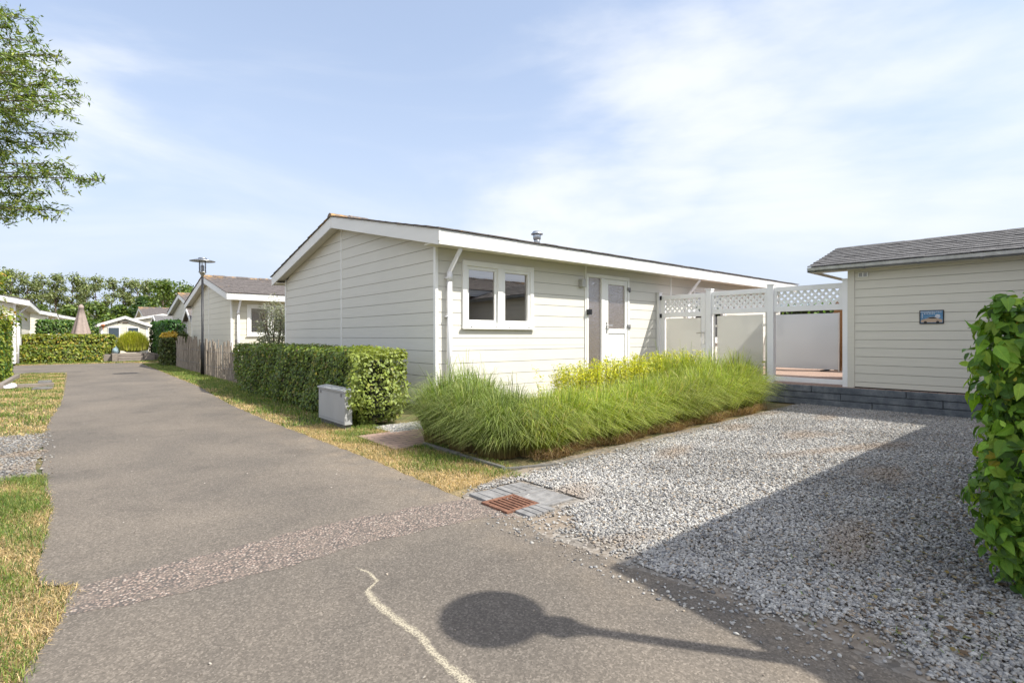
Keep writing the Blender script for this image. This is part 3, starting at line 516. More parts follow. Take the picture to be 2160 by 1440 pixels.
# ------------------------------------------------------------------ chalets
PITCH = .2175
def clip_row(u0, u1, openings, za, zb):
    iv = [(u0, u1)]
    for (a, b_, c_, d) in openings:
        if zb > c_ + .01 and za < d - .01:
            nv = []
            for (p, q) in iv:
                if b_ <= p or a >= q: nv.append((p, q)); continue
                if a > p: nv.append((p, a))
                if b_ < q: nv.append((b_, q))
            iv = nv
    return iv
def siding_wall(b, L, zlo, zoff, pitch, topf, place, openings=(), gap=.008, th=.013):
    """boards in (u,z) plane mapped with place(u, depth, z); depth>0 is outward. topf(u)=top height. openings (u0,u1,z0,z1)"""
    zmax = max(topf(L * i / 40) for i in range(41)); cuts = set([zlo]); z = zoff
    while z < zmax:
        if z > zlo: cuts.add(z)
        z += pitch
    cuts.add(zmax); base = sorted(cuts)
    for o_ in openings: cuts.add(o_[2]); cuts.add(o_[3])
    cs = sorted(c_ for c_ in cuts if zlo <= c_ <= zmax)
    def urange(z):
        us = [L * i / 400 for i in range(401) if topf(L * i / 400) >= z - 1e-6]
        return (us[0], us[-1]) if us else (None, None)
    for a, c_ in zip(cs[:-1], cs[1:]):
        if c_ - a < .003: continue
        isb = any(abs(a - q) < 1e-6 for q in base)
        l0, r0 = urange(a); l1, r1 = urange(c_ - .002)
        if l0 is None: continue
        if l1 is None: l1 = r1 = L / 2
        for (p, q) in clip_row(0, L, openings, a, c_):
            pl, ql, pt, qt = max(p, l0), min(q, r0), max(p, l1), min(q, r1)
            if ql - pl < .005: continue
            if qt < pt: qt = pt = (pt + qt) / 2
            za = a + (gap if isb and a > zlo else 0)
            P = [place(pl, 0, za), place(ql, 0, za), place(pl, th, za), place(ql, th, za), place(pt, 0, c_), place(qt, 0, c_), place(pt, th * .8, c_), place(qt, th * .8, c_)]
            b.hexa(P, 0); b.quad(place(pl, .0, a), place(ql, .0, a), place(qt, .0, c_), place(pt, .0, c_), mi=1)
def tile_roof(x0, x1, ylo, zlo, yhi, zhi, name, mat, parent, cw=.30, ch=.32, th=.018, seed=1):
    rr = random.Random(seed); b = MB(); L = math.hypot(yhi - ylo, zhi - zlo); k = max(1, round(L / ch)); ch = L / k; dy, dz = (yhi - ylo) / L, (zhi - zlo) / L; ny, nz_ = -dz, dy
    if nz_ < 0: ny, nz_ = -ny, -nz_
    nx = max(1, round((x1 - x0) / cw)); cw = (x1 - x0) / nx
    for i in range(k):
        s0, s1 = i * ch - .015, (i + 1) * ch + .02
        if i == k - 1: s1 = L
        for j in range(nx):
            sh = (cw / 2 if i % 2 else 0); a = x0 + j * cw + .004 - sh; c_ = a + cw - .006; a = max(a, x0); c_ = min(c_, x1); q = rr.uniform(-.003, .004)
            if i % 2 and j == nx - 1: c_ = x1
            P = []
            for (off, dd) in ((0, 0), (1, 0)):
                for s_, lift in ((s0, .014), (s1, .0)):
                    for x in (a, c_): h = (lift + q) if off == 0 else (lift + q + th); P.append((x, ylo + dy * s_ + ny * h, zlo + dz * s_ + nz_ * h))
            b.hexa(P)
    return b.build(name, mat, parent)
def window_unit(p, pl, u0, u1, z0, z1, sashes, curtain=False):
    """pl(u, depth, z); frame with glazed sashes"""
    def bx(b, a, c_, d0, d1, e, f): b.hexa([pl(a, d0, e), pl(c_, d0, e), pl(a, d1, e), pl(c_, d1, e), pl(a, d0, f), pl(c_, d0, f), pl(a, d1, f), pl(c_, d1, f)])
    fw = .085; f = MB(); bx(f, u0, u1, -.04, .045, z0, z0 + fw); bx(f, u0, u1, -.04, .045, z1 - fw, z1); bx(f, u0, u0 + fw, -.04, .0445, z0 + fw, z1 - fw); bx(f, u1 - fw, u1, -.04, .0445, z0 + fw, z1 - fw)
    fr = f.build('window', M['trim'], p, bevel=.004)
    s = MB(); bx(s, u0 - .02, u1 + .02, .045, .075, z0 - .012, z0 + .022); s.build('sill', M['trim'], fr)
    for i, (a, c_) in enumerate(sashes):
        s = MB(); e, g = z0 + fw, z1 - fw; sw = .052; dd = .02 if i == 0 else .0
        bx(s, a, c_, -.03, .03 - dd, e, e + sw); bx(s, a, c_, -.03, .03 - dd, g - sw, g); bx(s, a, a + sw, -.03, .0297 - dd, e + sw, g - sw); bx(s, c_ - sw, c_, -.03, .0297 - dd, e + sw, g - sw)
        s.build('sash', M['trim'], fr, bevel=.003)
        q = MB(); q.quad(pl(a + sw, -.012, e + sw), pl(c_ - sw, -.012, e + sw), pl(c_ - sw, -.012, g - sw), pl(a + sw, -.012, g - sw)); q.build('pane', M['pane'], fr)
        q = MB(); bx(q, a + sw, c_ - sw, -.05, -.02, g - sw - .10, g - sw); q.build('blind', M['blind'], fr)
        if curtain:
            q = MB(); n0 = 24
            for j in range(n0):
                ua = a + (c_ - a) * j / n0; ub = a + (c_ - a) * (j + 1) / n0; q.quad(pl(ua, -.12 + .02 * math.sin(j * 1.6), e), pl(ub, -.12 + .02 * math.sin((j + 1) * 1.6), e), pl(ub, -.12 + .02 * math.sin((j + 1) * 1.6), g), pl(ua, -.12 + .02 * math.sin(j * 1.6), g))
            q.build('curtain', M['curtain'], fr)
    if len(sashes) == 2:
        s = MB(); bx(s, sashes[0][1], sashes[1][0], -.04, .0448, z0 + fw, z1 - fw); s.build('mullion', M['trim'], fr)
    return fr
def chalet(name, label, loc, rotz=0, L=12.2, Wd=7.23, detail=2, seed=1, sidingm=None, windows=(), door=False, group='cream chalets of the park', curtain=False, tilem=None, pipes=(.19,), joints=(), ezt=2.76, og=.24, zlo=.1, trimx=()):
    t = thing(name, label, 'chalet', loc, rotz, group, local=True); sm = sidingm or M['siding']; of = .432
    top = lambda y: ezt + PITCH * (min(y, Wd - y) + of); apex = top(Wd / 2)
    pf = lambda u, d, z: (u, -d, z); pb = lambda u, d, z: (u, Wd + d, z); pg = lambda u, d, z: (-d, u, z); pe = lambda u, d, z: (L + d, u, z)
    zoff = .374 - .2; ops = [w_[:4] for w_ in windows] + ([(3.415, 4.775, .344, 2.445)] if door else [])
    b = MB(); siding_wall(b, L, zlo, zoff, .2, lambda u: ezt - .17, pf, ops)
    siding_wall(b, Wd, zlo, zoff, .2, lambda u: top(u) - .16, pg); siding_wall(b, Wd, zlo, zoff, .2, lambda u: top(u) - .16, pe)
    b.quad(pb(0, 0, zlo), pb(L, 0, zlo), pb(L, 0, ezt - .1), pb(0, 0, ezt - .1))
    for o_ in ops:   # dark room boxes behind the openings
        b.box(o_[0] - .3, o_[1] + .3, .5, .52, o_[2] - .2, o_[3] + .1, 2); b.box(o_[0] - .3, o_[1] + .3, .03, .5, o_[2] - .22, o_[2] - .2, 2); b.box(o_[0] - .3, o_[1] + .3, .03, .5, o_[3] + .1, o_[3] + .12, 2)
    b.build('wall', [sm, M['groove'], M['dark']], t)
    # corner trims, gable batten
    e = .03
    for (x, y) in ((0, 0), (L, 0), (0, Wd), (L, Wd)):
        sx = -1 if x == 0 else 1; sy = -1 if y == 0 else 1
        c_ = MB(); c_.box(min(x - sx * .02, x + sx * e), max(x - sx * .02, x + sx * e), min(y - sy * .035, y + sy * e), max(y - sy * .035, y + sy * e), zlo, ezt - .09); c_.build('corner_trim', M['trim'], t, bevel=.003)
    c_ = MB(); c_.box(-.024, .0, Wd / 2 - .018, Wd / 2 + .018, zlo, apex - .17); c_.build('cover_strip', M['trim'], t)
    for x in trimx: c_ = MB(); c_.box(x - .02, x + .02, -.03, 0, zlo, ezt - .17); c_.build('cover_strip', M['trim'], t)
    # roof
    x0, x1 = -og, L + og; r = MB(); ap = (Wd / 2, apex); lo1 = (-of, ezt); lo2 = (Wd + of, ezt)
    r.prism([(-of + .03, ezt - .06), (Wd / 2, apex - .06), (Wd + of - .03, ezt - .06), (Wd + of - .03, ezt - .01), (Wd / 2, apex - .01), (-of + .03, ezt - .01)], 0, x0 + .025, x1 - .025)
    rf = r.build('roof', M['soffit'], t)
    tile_roof(x0 - .03, x1 + .03, -of - .035, ezt - .008, Wd / 2, apex, 'tiles', tilem or M['tiles'], rf, seed=seed, cw=.30 if detail > 1 else .6)
    tile_roof(x0 - .03, x1 + .03, Wd + of + .035, ezt - .008, Wd / 2, apex, 'tiles', tilem or M['tiles'], rf, seed=seed + 1, cw=.30 if detail > 1 else .6)
    rd = MB(); k = int((x1 - x0) / .4)
    for i in range(k):
        a = x0 - .03 + i * (x1 - x0 + .06) / k; c2 = a + (x1 - x0 + .06) / k - .008; h = .012 * (i % 2)
        rd.prism([(Wd / 2 - .12, apex - .0 + h), (Wd / 2 - .06, apex + .055 + h), (Wd / 2, apex + .075 + h), (Wd / 2 + .06, apex + .055 + h), (Wd / 2 + .12, apex + h)], 0, a, c2)
    rd.build('ridge_tiles', tilem or M['tiles'], rf)
    # soffits
    s = MB(); s.box(x0 + .02, x1 - .02, -of + .02, -.02, ezt - .185, ezt - .165); s.box(x0 + .02, x1 - .02, Wd + .02, Wd + of - .02, ezt - .185, ezt - .165)
    for xa, xb in ((x0 + .026, -.025), (L + .025, x1 - .026)):
        for ya, yb in ((-of + .03, Wd / 2), (Wd + of - .03, Wd / 2)):
            za, zb = top(ya) - .18, apex - .18
            if ya > Wd: za = ezt - .18
            else: za = ezt - .18
            s.hexa([(xa, ya, za), (xb, ya, za), (xa, yb, zb), (xb, yb, zb), (xa, ya, za + .02), (xb, ya, za + .02), (xa, yb, zb + .02), (xb, yb, zb + .02)])
    s.build('soffit', M['soffit'], t)
    # fascia boards: rakes and gutters
    fa = MB(); h = .225
    for x in (x0, x1):
        xa, xb = (x, x + .024) if x < 0 else (x - .024, x)
        fa.prism([(-of, ezt - h), (Wd / 2, apex - h), (Wd / 2, apex), (-of, ezt)], 0, xa, xb); fa.prism([(Wd / 2, apex - h), (Wd + of, ezt - h), (Wd + of, ezt), (Wd / 2, apex)], 0, xa - .001, xb + .001)
        fa.box(xa - .006, xb, Wd / 2 - .006, Wd / 2 + .006, apex - h - .01, apex)
    fa.build('rake_board', M['fascia'], rf)
    g = MB(); js = [x0] + [j for j in joints] + [x1]
    for a, c2 in zip(js[:-1], js[1:]): g.box(a + .004, c2 - .004, -of - .026, -of - .001, ezt - .175, ezt - .005); g.box(a + .03, c2 - .004, Wd + of + .001, Wd + of + .026, ezt - .205, ezt - .005)
    g.box(x0 + .002, x1 - .002, -of - .034, -of + .05, ezt - .222, ezt - .183); g.box(x0 + .01, x1 - .01, -of - .021, -of - .003, ezt - .19, ezt - .17, 1)
    for x in (x0, x1 - .03): g.box(x - .003, x + .033, -of - .03, -of - .0, ezt - .176, ezt - .003)
    g.build('gutter', [M['fascia'], M['groove']], t, bevel=.003)
    for px_ in pipes:
        q = MB(); q.tube([(px_, -of + .06, ezt - .2), (px_, -of + .06, ezt - .25), (px_, -.09, ezt - .55), (px_, -.085, ezt - .62)], .034, 14); q.tube([(px_, -.085, ezt - .56), (px_, -.085, ezt - .70)], .046, 14); q.tube([(px_, -.085, ezt - .70), (px_, -.085, zlo)], .04, 14)
        for z in (ezt - .66, 1.5, .5): q.box(px_ - .05, px_ + .05, -.1, -.0, z, z + .025)
        q.build('downpipe', M['pvc'], t, smooth=True)
    for (a, c2, e0, e1) in windows: window_unit(t, pf, a, c2, e0, e1, [(a + .085, (a + c2) / 2 - .05), ((a + c2) / 2 + .06, c2 - .085)], curtain)
    return t, pf
WIN = (.475, 2.01, 1.337, 2.425)
h1, pf = chalet('chalet', 'large cream weatherboard chalet with half-glazed door, nearest building in the middle of the photo', (4.325, 6.897, 0), windows=[WIN, (7.3, 8.9, 1.05, 2.425)], door=True, pipes=(.19, 7.0), joints=(2.42, 7.53), seed=3, trimx=(3.405, 6.35))
# screws plugs on the window frame
b = MB()
for x in (.62, 1.12, 1.42, 1.86): b.box(x - .012, x + .012, -.082, -.075, 1.352, 1.37)
b.build('drain_cap', M['grey_plastic'], h1)
# flue on the roof
b = MB(); b.lathe([(.075, 3.2), (.075, 3.58), (.076, 3.60)], 4.6, 2.65, 20); fl = b.build('flue', M['galv'], h1, smooth=True)
b = MB(); b.lathe([(.075, 3.60), (.095, 3.63), (.108, 3.74), (.10, 3.75)], 4.6, 2.65, 20, 0); b.lathe([(.15, 3.745), (.15, 3.76), (.11, 3.80), (.10, 3.82), (.02, 3.825)], 4.6, 2.65, 20); b.build('flue_cap', M['galv'], fl, smooth=True)
# door set
def bxf(b, a, c_, d0, d1, e, f, mi=0): b.hexa([pf(a, d0, e), pf(c_, d0, e), pf(a, d1, e), pf(c_, d1, e), pf(a, d0, f), pf(c_, d0, f), pf(a, d1, f), pf(c_, d1, f)], mi)
ZF = .344; b = MB(); bxf(b, 3.415, 3.475, -.04, .04, ZF, 2.445); bxf(b, 3.865, 3.965, -.04, .04, ZF, 2.375); bxf(b, 4.715, 4.775, -.04, .04, ZF, 2.445); bxf(b, 3.475, 4.715, -.04, .04, 2.375, 2.445); bxf(b, 3.475, 3.865, -.04, .04, ZF, ZF + .06)
df = b.build('door_frame', M['trim'], h1, bevel=.004)
b = MB(); b.quad(pf(3.475, 0, ZF), pf(3.865, 0, ZF), pf(3.865, 0, 2.375), pf(3.475, 0, 2.375)); b.build('sidelight', M['frost'], df)
b = MB(); bxf(b, 3.97, 4.087, -.02, .028, ZF, 2.37); bxf(b, 4.635, 4.71, -.02, .028, ZF, 2.37); bxf(b, 4.087, 4.635, -.02, .0278, 2.27, 2.37); bxf(b, 4.087, 4.635, -.02, .0278, 1.265, 1.36)
bxf(b, 4.087, 4.635, -.02, .0278, ZF, ZF + .1); zz = ZF + .1
while zz < 1.26: bxf(b, 4.087, 4.635, -.02, .012, zz, min(zz + .148, 1.265)); zz += .152
dr = b.build('door', M['trim'], h1, bevel=.003)
b = MB(); b.quad(pf(4.087, 0, 1.36), pf(4.635, 0, 1.36), pf(4.635, 0, 2.27), pf(4.087, 0, 2.27)); b.build('door_glass', M['frost'], dr)
b = MB(); bxf(b, 4.015, 4.05, .028, .036, 1.27, 1.50); b.tube([pf(4.033, .036, 1.43), pf(4.033, .08, 1.43), pf(4.15, .085, 1.43)], .010, 8); b.build('door_handle', M['chrome'], dr)
for z in (2.14, 1.36):
    b = MB(); bxf(b, 4.70, 4.79, .04, .06, z + .03, z + .095); bxf(b, 4.745, 4.785, .04, .066, z, z + .05); b.build('hinge', M['grey_plastic'], df)
b = MB(); bxf(b, 3.21, 3.33, .018, .11, 2.16, 2.31); b.build('wall_light', M['blind'], h1, bevel=.008)
b = MB(); bxf(b, 3.41, 3.52, .042, .09, 1.63, 1.735); bxf(b, 3.44, 3.49, .09, .094, 1.66, 1.70); o = b.build('key_safe', M['black'], h1, bevel=.006)
# neighbour chalets up the street
chalet('chalet', 'chalet with curtained window directly behind the black street lamp, orange lichen on its tiled roof', (4.2, 19.5, -.12), windows=[WIN], seed=11, sidingm=M['siding2'], curtain=True, joints=(2.4, 7.5))
chalet('chalet', 'cream chalet whose gable just shows behind the lichen-roofed one', (4.85, 30.0, -.1), windows=[], seed=21, detail=1, sidingm=M['siding2'], joints=(2.4,))
chalet('chalet', 'farthest right-hand chalet, grey ribbed roof rising above the low white outbuilding', (4.8, 50.3, 0), windows=[], seed=31, detail=1, sidingm=M['siding2'])
lh, pfl = chalet('chalet', 'chalet at the left edge with small green number plate beside its corner', (-1.65, 29.5, 0), rotz=math.pi / 2, L=11, windows=[], seed=41, detail=1, sidingm=M['siding2'], pipes=(.3,), ezt=2.70)
b = MB(); b.box(-.034, -.02, .35, .85, 2.03, 2.20); sg = b.build('number_plate', M['green_sign'], lh)
b = MB()
for y in (.42, .60, .66, .72): b.box(-.037, -.0345, y, y + .04, 2.08, 2.15)
b.build('number', M['white_paint'], sg)
b = MB(); b.box(2.2, 3.1, -.05, 0, .3, 2.25); d_ = b.build('door', M['trim'], lh); b = MB(); b.box(2.4, 2.9, -.06, -.05, 1.2, 2.1); b.build('door_glass', M['pane'], d_)
chalet('chalet', 'second cream chalet on the left, its pale gable over the tall back hedge', (-1.0, 46.5, 0), rotz=math.pi / 2, L=9, windows=[], seed=51, detail=1, sidingm=M['siding2'])
chalet('chalet', 'most distant left chalet, only a white roof edge showing behind the closed parasol', (.35, 58, 0), rotz=math.pi / 2, L=9, windows=[], seed=61, detail=1, sidingm=M['siding2'])
# the neighbour beside the photographer: throws the long shadow over the drive and is mirrored in the windows
chalet('chalet', 'chalet beside the driveway whose shadow lies across the gravel', (3.79 + 12.2, -.73, 0), rotz=math.pi, windows=[], seed=71, detail=1, pipes=(3.2,))
# ------------------------------------------------------------------ sheds and small outbuildings
def shed(name, label, loc, rotz, Wd, L, eave, apex, over=.25, sm=None, tm=None, front=True, cat='shed', zlo=0., pitch=.15):
    """gable facing local -Y, width along x (centred), length L along +y"""
    t = thing(name, label, cat, loc, rotz, local=True); h = Wd / 2; sl = (apex - eave) / (h + over)
    top = lambda u: eave + sl * (min(u, Wd - u) + over) - .08; b = MB()
    siding_wall(b, Wd, zlo, zlo, pitch, top, lambda u, d, z: (u - h, -d, z)); siding_wall(b, L, zlo, zlo, pitch, lambda u: eave, lambda u, d, z: (-h - d, u, z)); siding_wall(b, L, zlo, zlo, pitch, lambda u: eave, lambda u, d, z: (h + d, u, z)); b.box(-h, h, L - .02, L, zlo, eave)
    b.build('wall', [sm or M['siding2'], M['groove']], t)
    r = MB(); x = h + over; r.prism([(-x, eave - .02), (0, apex - .02), (x, eave - .02), (x, eave + .03), (0, apex + .03), (-x, eave + .03)], 1, -over * .8, L + .1); rf = r.build('roof', tm or M['tiles_dark'], t)
    f = MB()
    for s_ in (-1, 1): f.prism([(s_ * (x + .01), eave - .10), (0, apex - .10), (0, apex + .045), (s_ * (x + .01), eave + .045)], 1, -over * .8 - .03 - (.002 if s_ > 0 else 0), -over * .8 - .001)
    for s_ in (-1, 1): f.box(min(s_ * x, s_ * (x + .03)), max(s_ * x, s_ * (x + .03)), -over * .8, L + .1, eave - .1, eave + .02)
    f.build('rake_board', M['fascia'], rf)
    c_ = MB()
    for s_ in (-1, 1): c_.box(min(s_ * (h - .06), s_ * (h + .025)), max(s_ * (h - .06), s_ * (h + .025)), -.03, .06, zlo, eave - .02)
    c_.build('corner_trim', M['trim'], t); return t
sh = shed('garden_shed', 'small cream garden shed with dark glazed door behind the round ornamental grass', (2.36, 35, .3), 0, 2.0, 2.4, 1.52, 1.97, .16)
b = MB(); b.box(-.74, -.22, -.05, -.0, .1, 1.42); fr = b.build('door_frame', M['trim'], sh); b = MB(); b.box(-.70, -.26, -.07, -.05, .2, 1.38); b.build('door_glass', M['blue_door'], fr)
b = MB(); b.box(.10, .62, -.05, 0, .75, 1.42); fr = b.build('window', M['trim'], sh); b = MB(); b.box(.14, .58, -.06, -.05, .8, 1.38); b.build('pane', M['blue_door'], fr)
b = MB(); b.tube([(-.26, -.06, 1.68), (-.08, -.06, 1.67)], .012, 8); b.box(-.08, .14, -.07, -.03, 1.645, 1.70); b.tube([(-.28, -.06, 1.64), (-.28, -.06, 1.72)], .02, 8); b.build('wooden_ornament', M['brownwood'], sh)
shed('garden_shed', 'low white gabled outbuilding between the far chalet and the dark green hedge', (5.2, 45.0, 0), 0, 3.3, 5, 2.38, 2.80, .25)
shed('garden_shed', 'little grey-roofed shed just above the dark green hedge', (4.3, 40.0, 0), -math.pi / 2, 2.0, 3.0, 2.06, 2.52, .2)
shed('garden_shed', 'narrow brown-roofed shed squeezed beside the gable of the lichen-roofed chalet', (4.4, 28.3, 0), -math.pi / 2, 1.7, 2.4, 1.95, 2.5, .25, tm=M['tiles'])
# big shed on the right
rot = math.radians(2.5); SH = thing('shed', 'long beige weatherboard shed with small car sign on the retaining wall at right', 'shed', (10.12, 3.05, .344), rot, local=True)
# local: wall faces -x, runs along -y
LS = 9.0; b = MB(); siding_wall(b, LS, .02, .10, .1405, lambda u: 2.0, lambda u, d, z: (-d, -u, z), gap=.006, th=.02)
siding_wall(b, 3.0, .02, .10, .1405, lambda u: 2.03 + .335 * min(u, 3.0 - u), lambda u, d, z: (u, d, z), gap=.006, th=.02); b.box(2.98, 3.0, -LS, 0, .02, 2.0)
b.build('wall', [M['siding_shed'], M['groove']], SH)
b = MB(); b.box(-.034, .05, -.065, .034, .0, 2.0); b.build('corner_trim', M['siding_shed'], SH, bevel=.003)
ye = .57; ey = 2.08; ex = -.19; px_ = 1.5; pz = ey + .335 * (px_ - ex) - .06; ey2 = ey - .05
r = MB(); r.prism([(ex + .02, ey2), (px_, pz - .03), (3.17, ey2), (3.17, ey2 + .03), (px_, pz), (ex + .02, ey2 + .03)], 1, -LS, ye); rf = r.build('roof', M['soffit'], SH)
T_ = MB(); rr = random.Random(5); Lr = math.hypot(px_ - ex, pz - ey2 - .03); k = 11; chh = Lr / k; dx, dz = (px_ - ex) / Lr, (pz - ey2 - .03) / Lr
for side in (0, 1):
    for i in range(k):
        for j in range(36):
            w0 = .27; y1_ = ye + .03 - j * w0 + (w0 / 2 if i % 2 else 0); y0_ = y1_ - w0 + .004; y1_ = min(y1_, ye + .03); q = rr.uniform(-.003, .004); P = []
            for off in (0, .016):
                for s_, lift in ((i * chh - .02, .016), ((i + 1) * chh + .01, .0)):
                    for yy in (y0_, y1_):
                        xx = ex + dx * s_ - dz * (lift + off + q) * 1; zz = ey2 + .03 + dz * s_ + dx * (lift + off + q); xx = xx if side == 0 else 2 * px_ - xx; P.append((xx, yy, zz))
            T_.hexa(P)
T_.build('shingles', M['tiles_dark'], rf)
b = MB(); prof = [(-.055, .0), (-.05, -.05), (-.025, -.075), (.02, -.075), (.045, -.05), (.05, 0), (.043, 0), (.036, -.045), (.018, -.067), (-.022, -.067), (-.043, -.045), (-.048, 0)]
b.prism([(ex - .045 + p[0], ey2 + .02 + p[1]) for p in prof], 1, -LS, ye + .01)
for i in range(12): yy = ye - .1 - i * .72; b.prism([(ex - .045 + p[0] * 1.12, ey2 + .02 + p[1] * 1.12) for p in prof], 1, yy - .014, yy + .014)
for xx in (0,): b.box(ex - .10, ex + .005, ye + .0, ye + .012, ey2 - .06, ey2 + .02)
b.build('gutter', M['galv'], SH)
b = MB(); b.box(ex + .02, ex + .04, -LS, ye - .002, ey2 - .06, ey2 - .0); b.box(ex + .04, .0, -LS, ye - .002, ey2 - .06, ey2 - .045); b.box(ex + .021, 3.1, ye - .004, ye + .016, ey2 - .059, ey2 - .01); b.build('fascia', M['siding_shed'], SH)
b = MB(); b.box(-.036, -.018, -.26, -.12, 1.85, 1.925); v_ = b.build('vent', M['trim'], SH)
b = MB()
for i in range(2):
    for j in range(4): b.box(-.039, -.0365, -.245 + i * .065, -.195 + i * .065, 1.86 + j * .015, 1.868 + j * .015)
b.build('vent_slots', M['black'], v_)
b = MB(); b.box(.0, .06, -LS, .0, -.01, .03); b.build('base_gap', M['black'], SH)
# tin sign with a car
def m_flat(name, a, b_, sc=30):
    return simple(name, a, .35, var=.5, sc=sc) if b_ is None else wood(name, a, b_, (sc, sc, sc))
SG = thing('tin_sign', 'small blue tin sign with a beige sports car, screwed to the beige shed wall', 'sign', (10.12, 3.05, .344), rot, local=True)
y0_, y1_, z0_, z1_ = -1.24, -.94, 1.055, 1.265; b = MB(); b.box(-.034, -.026, y0_, y1_, z0_, z1_); b.build('plate', M['black'], SG, bevel=.004)
b = MB(); b.quad((-.0345, y1_ - .015, z0_ + .015), (-.0345, y0_ + .015, z0_ + .015), (-.0345, y0_ + .015, z1_ - .012), (-.0345, y1_ - .015, z1_ - .012)); b.build('picture', wood('sign_blue', (.02, .05, .13), (.18, .38, .58), (6, 6, 9)), SG)
car = [(0, .0), (.0, .035), (.03, .05), (.07, .058), (.105, .08), (.15, .085), (.18, .078), (.215, .055), (.255, .045), (.262, .02), (.258, 0)]
b = MB(); b.v = [(-.036, y1_ - .02 - u, z0_ + .022 + v) for u, v in car]; b.f = [tuple(range(len(car)))]; b.m = [0]; b.build('car_picture', simple('sign_beige', (.42, .31, .22), .4, sc=40, var=.15), SG)
b = MB(); b.v = [(-.0365, y1_ - .02 - u, z0_ + .022 + v) for u, v in [(.08, .058), (.11, .077), (.15, .081), (.178, .073), (.2, .058)]]; b.f = [tuple(range(5))]; b.m = [0]
for u in (.055, .205):
    k = len(b.v); b.v += [(-.037, y1_ - .02 - u + .02 * math.cos(a * math.pi / 6), z0_ + .024 + .02 * math.sin(a * math.pi / 6)) for a in range(12)]; b.f.append(tuple(range(k, k + 12))); b.m.append(0)
b.build('wheel_picture', M['black'], SG)
b = MB()
for i in range(11): b.box(-.0372, -.0362, y1_ - .03 - i * .024, y1_ - .03 - i * .024 + .016, z1_ - .034, z1_ - .02)
for i in range(7): b.box(-.0372, -.0362, y1_ - .07 - i * .02, y1_ - .07 - i * .02 + .012, z1_ - .06, z1_ - .045)
b.box(-.0372, -.0362, y1_ - .04, y1_ - .032, z0_ + .09, z1_ - .05); k = len(b.v); b.v += [(-.0366, y1_ - .225 + .032 * math.cos(a * math.pi / 6), z0_ + .115 + .032 * math.sin(a * math.pi / 6)) for a in range(12)]; b.f.append(tuple(range(k, k + 12))); b.m.append(0)
b.build('lettering', simple('sign_pale', (.5, .52, .56), .4, sc=60, var=.4), SG)
# ------------------------------------------------------------------ patio and retaining wall
b = MB(); b.prism([(10.0, 6.86), (10.0, 3.6), (10.03, 3.05), (10.49, -7.5), (17.5, -7.5), (17.5, 6.86)], 2, .0, .344); tag(b.build('patio', M['brick']), kind='structure')
RW = thing('retaining_wall', 'low dark blue-grey stacked block wall under the beige shed', 'retaining wall', (9.965, 3.05, 0), rot, local=True)
rr = random.Random(3); b = MB(); cs = [(0, .115, .5), (.115, .23, .95), (.23, .345, .05)]
for (a, c_, o_) in cs:
    y = 3.2 + o_
    while y > -7: L_ = 1.35; b.box(rr.uniform(-.006, .006), .06, y - L_ + .004, y - .004, a + .005, c_ - .005); y -= L_
b.box(.045, .06, -7, 3.4, 0, .34); b.build('blocks', M['retain'], RW, bevel=.006)
# ------------------------------------------------------------------ white fence with gate
FX = 10.1; F1 = thing('garden_fence', 'white vinyl fence with lattice tops standing on the patio edge', 'fence', (FX, 4.4, .344))
ZT = 2.19; posts = [(6.80, 6.915), (5.565, 5.68), (4.315, 4.43), (3.085, 3.165)]
for i, (a, c_) in enumerate(posts):
    b = MB(); b.box(FX, FX + .115, a, c_ - (.04 if i == 0 else 0), .344, ZT - .02); b.box(FX - .012, FX + .127, a - .012, c_ + .012 - (.06 if i == 0 else 0), ZT - .02, ZT); b.build('post', M['fence'], F1, bevel=.004)
def lattice(parent, x, ya, yb, za, zb, name='lattice'):
    b = MB(); W_, H_ = yb - ya, zb - za; p_ = .116; k = int((W_ + H_) / p_) + 2
    for s_ in (1, -1):
        for i in range(-1, k):
            c_ = i * p_ + .03; # line y = ya + c - s*(z-za) family
            pts_ = []
            if s_ == 1: y_a, y_b = c_, c_ - H_      # at z=0 , z=H
            else: y_a, y_b = c_ - H_, c_
            z_a, z_b = 0, H_
            if (y_a < 0 and y_b < 0) or (y_a > W_ and y_b > W_): continue
            def cut(y, z, yo, zo, lim): t = (lim - y) / (yo - y); return lim, z + (zo - z) * t
            A, B = (y_a, z_a), (y_b, z_b)
            if A[0] < 0: A = cut(*A, *B, 0)
            if A[0] > W_: A = cut(*A, *B, W_)
            if B[0] < 0: B = cut(*B, *A, 0)
            if B[0] > W_: B = cut(*B, *A, W_)
            if math.hypot(A[0] - B[0], A[1] - B[1]) < .02: continue
            xx = x + (.0 if s_ == 1 else .008); b.bar((xx, ya + A[0], za + A[1]), (xx, ya + B[0], za + B[1]), .042, .007, (1, 0, 0))
    return b.build(name, M['fence'], parent)
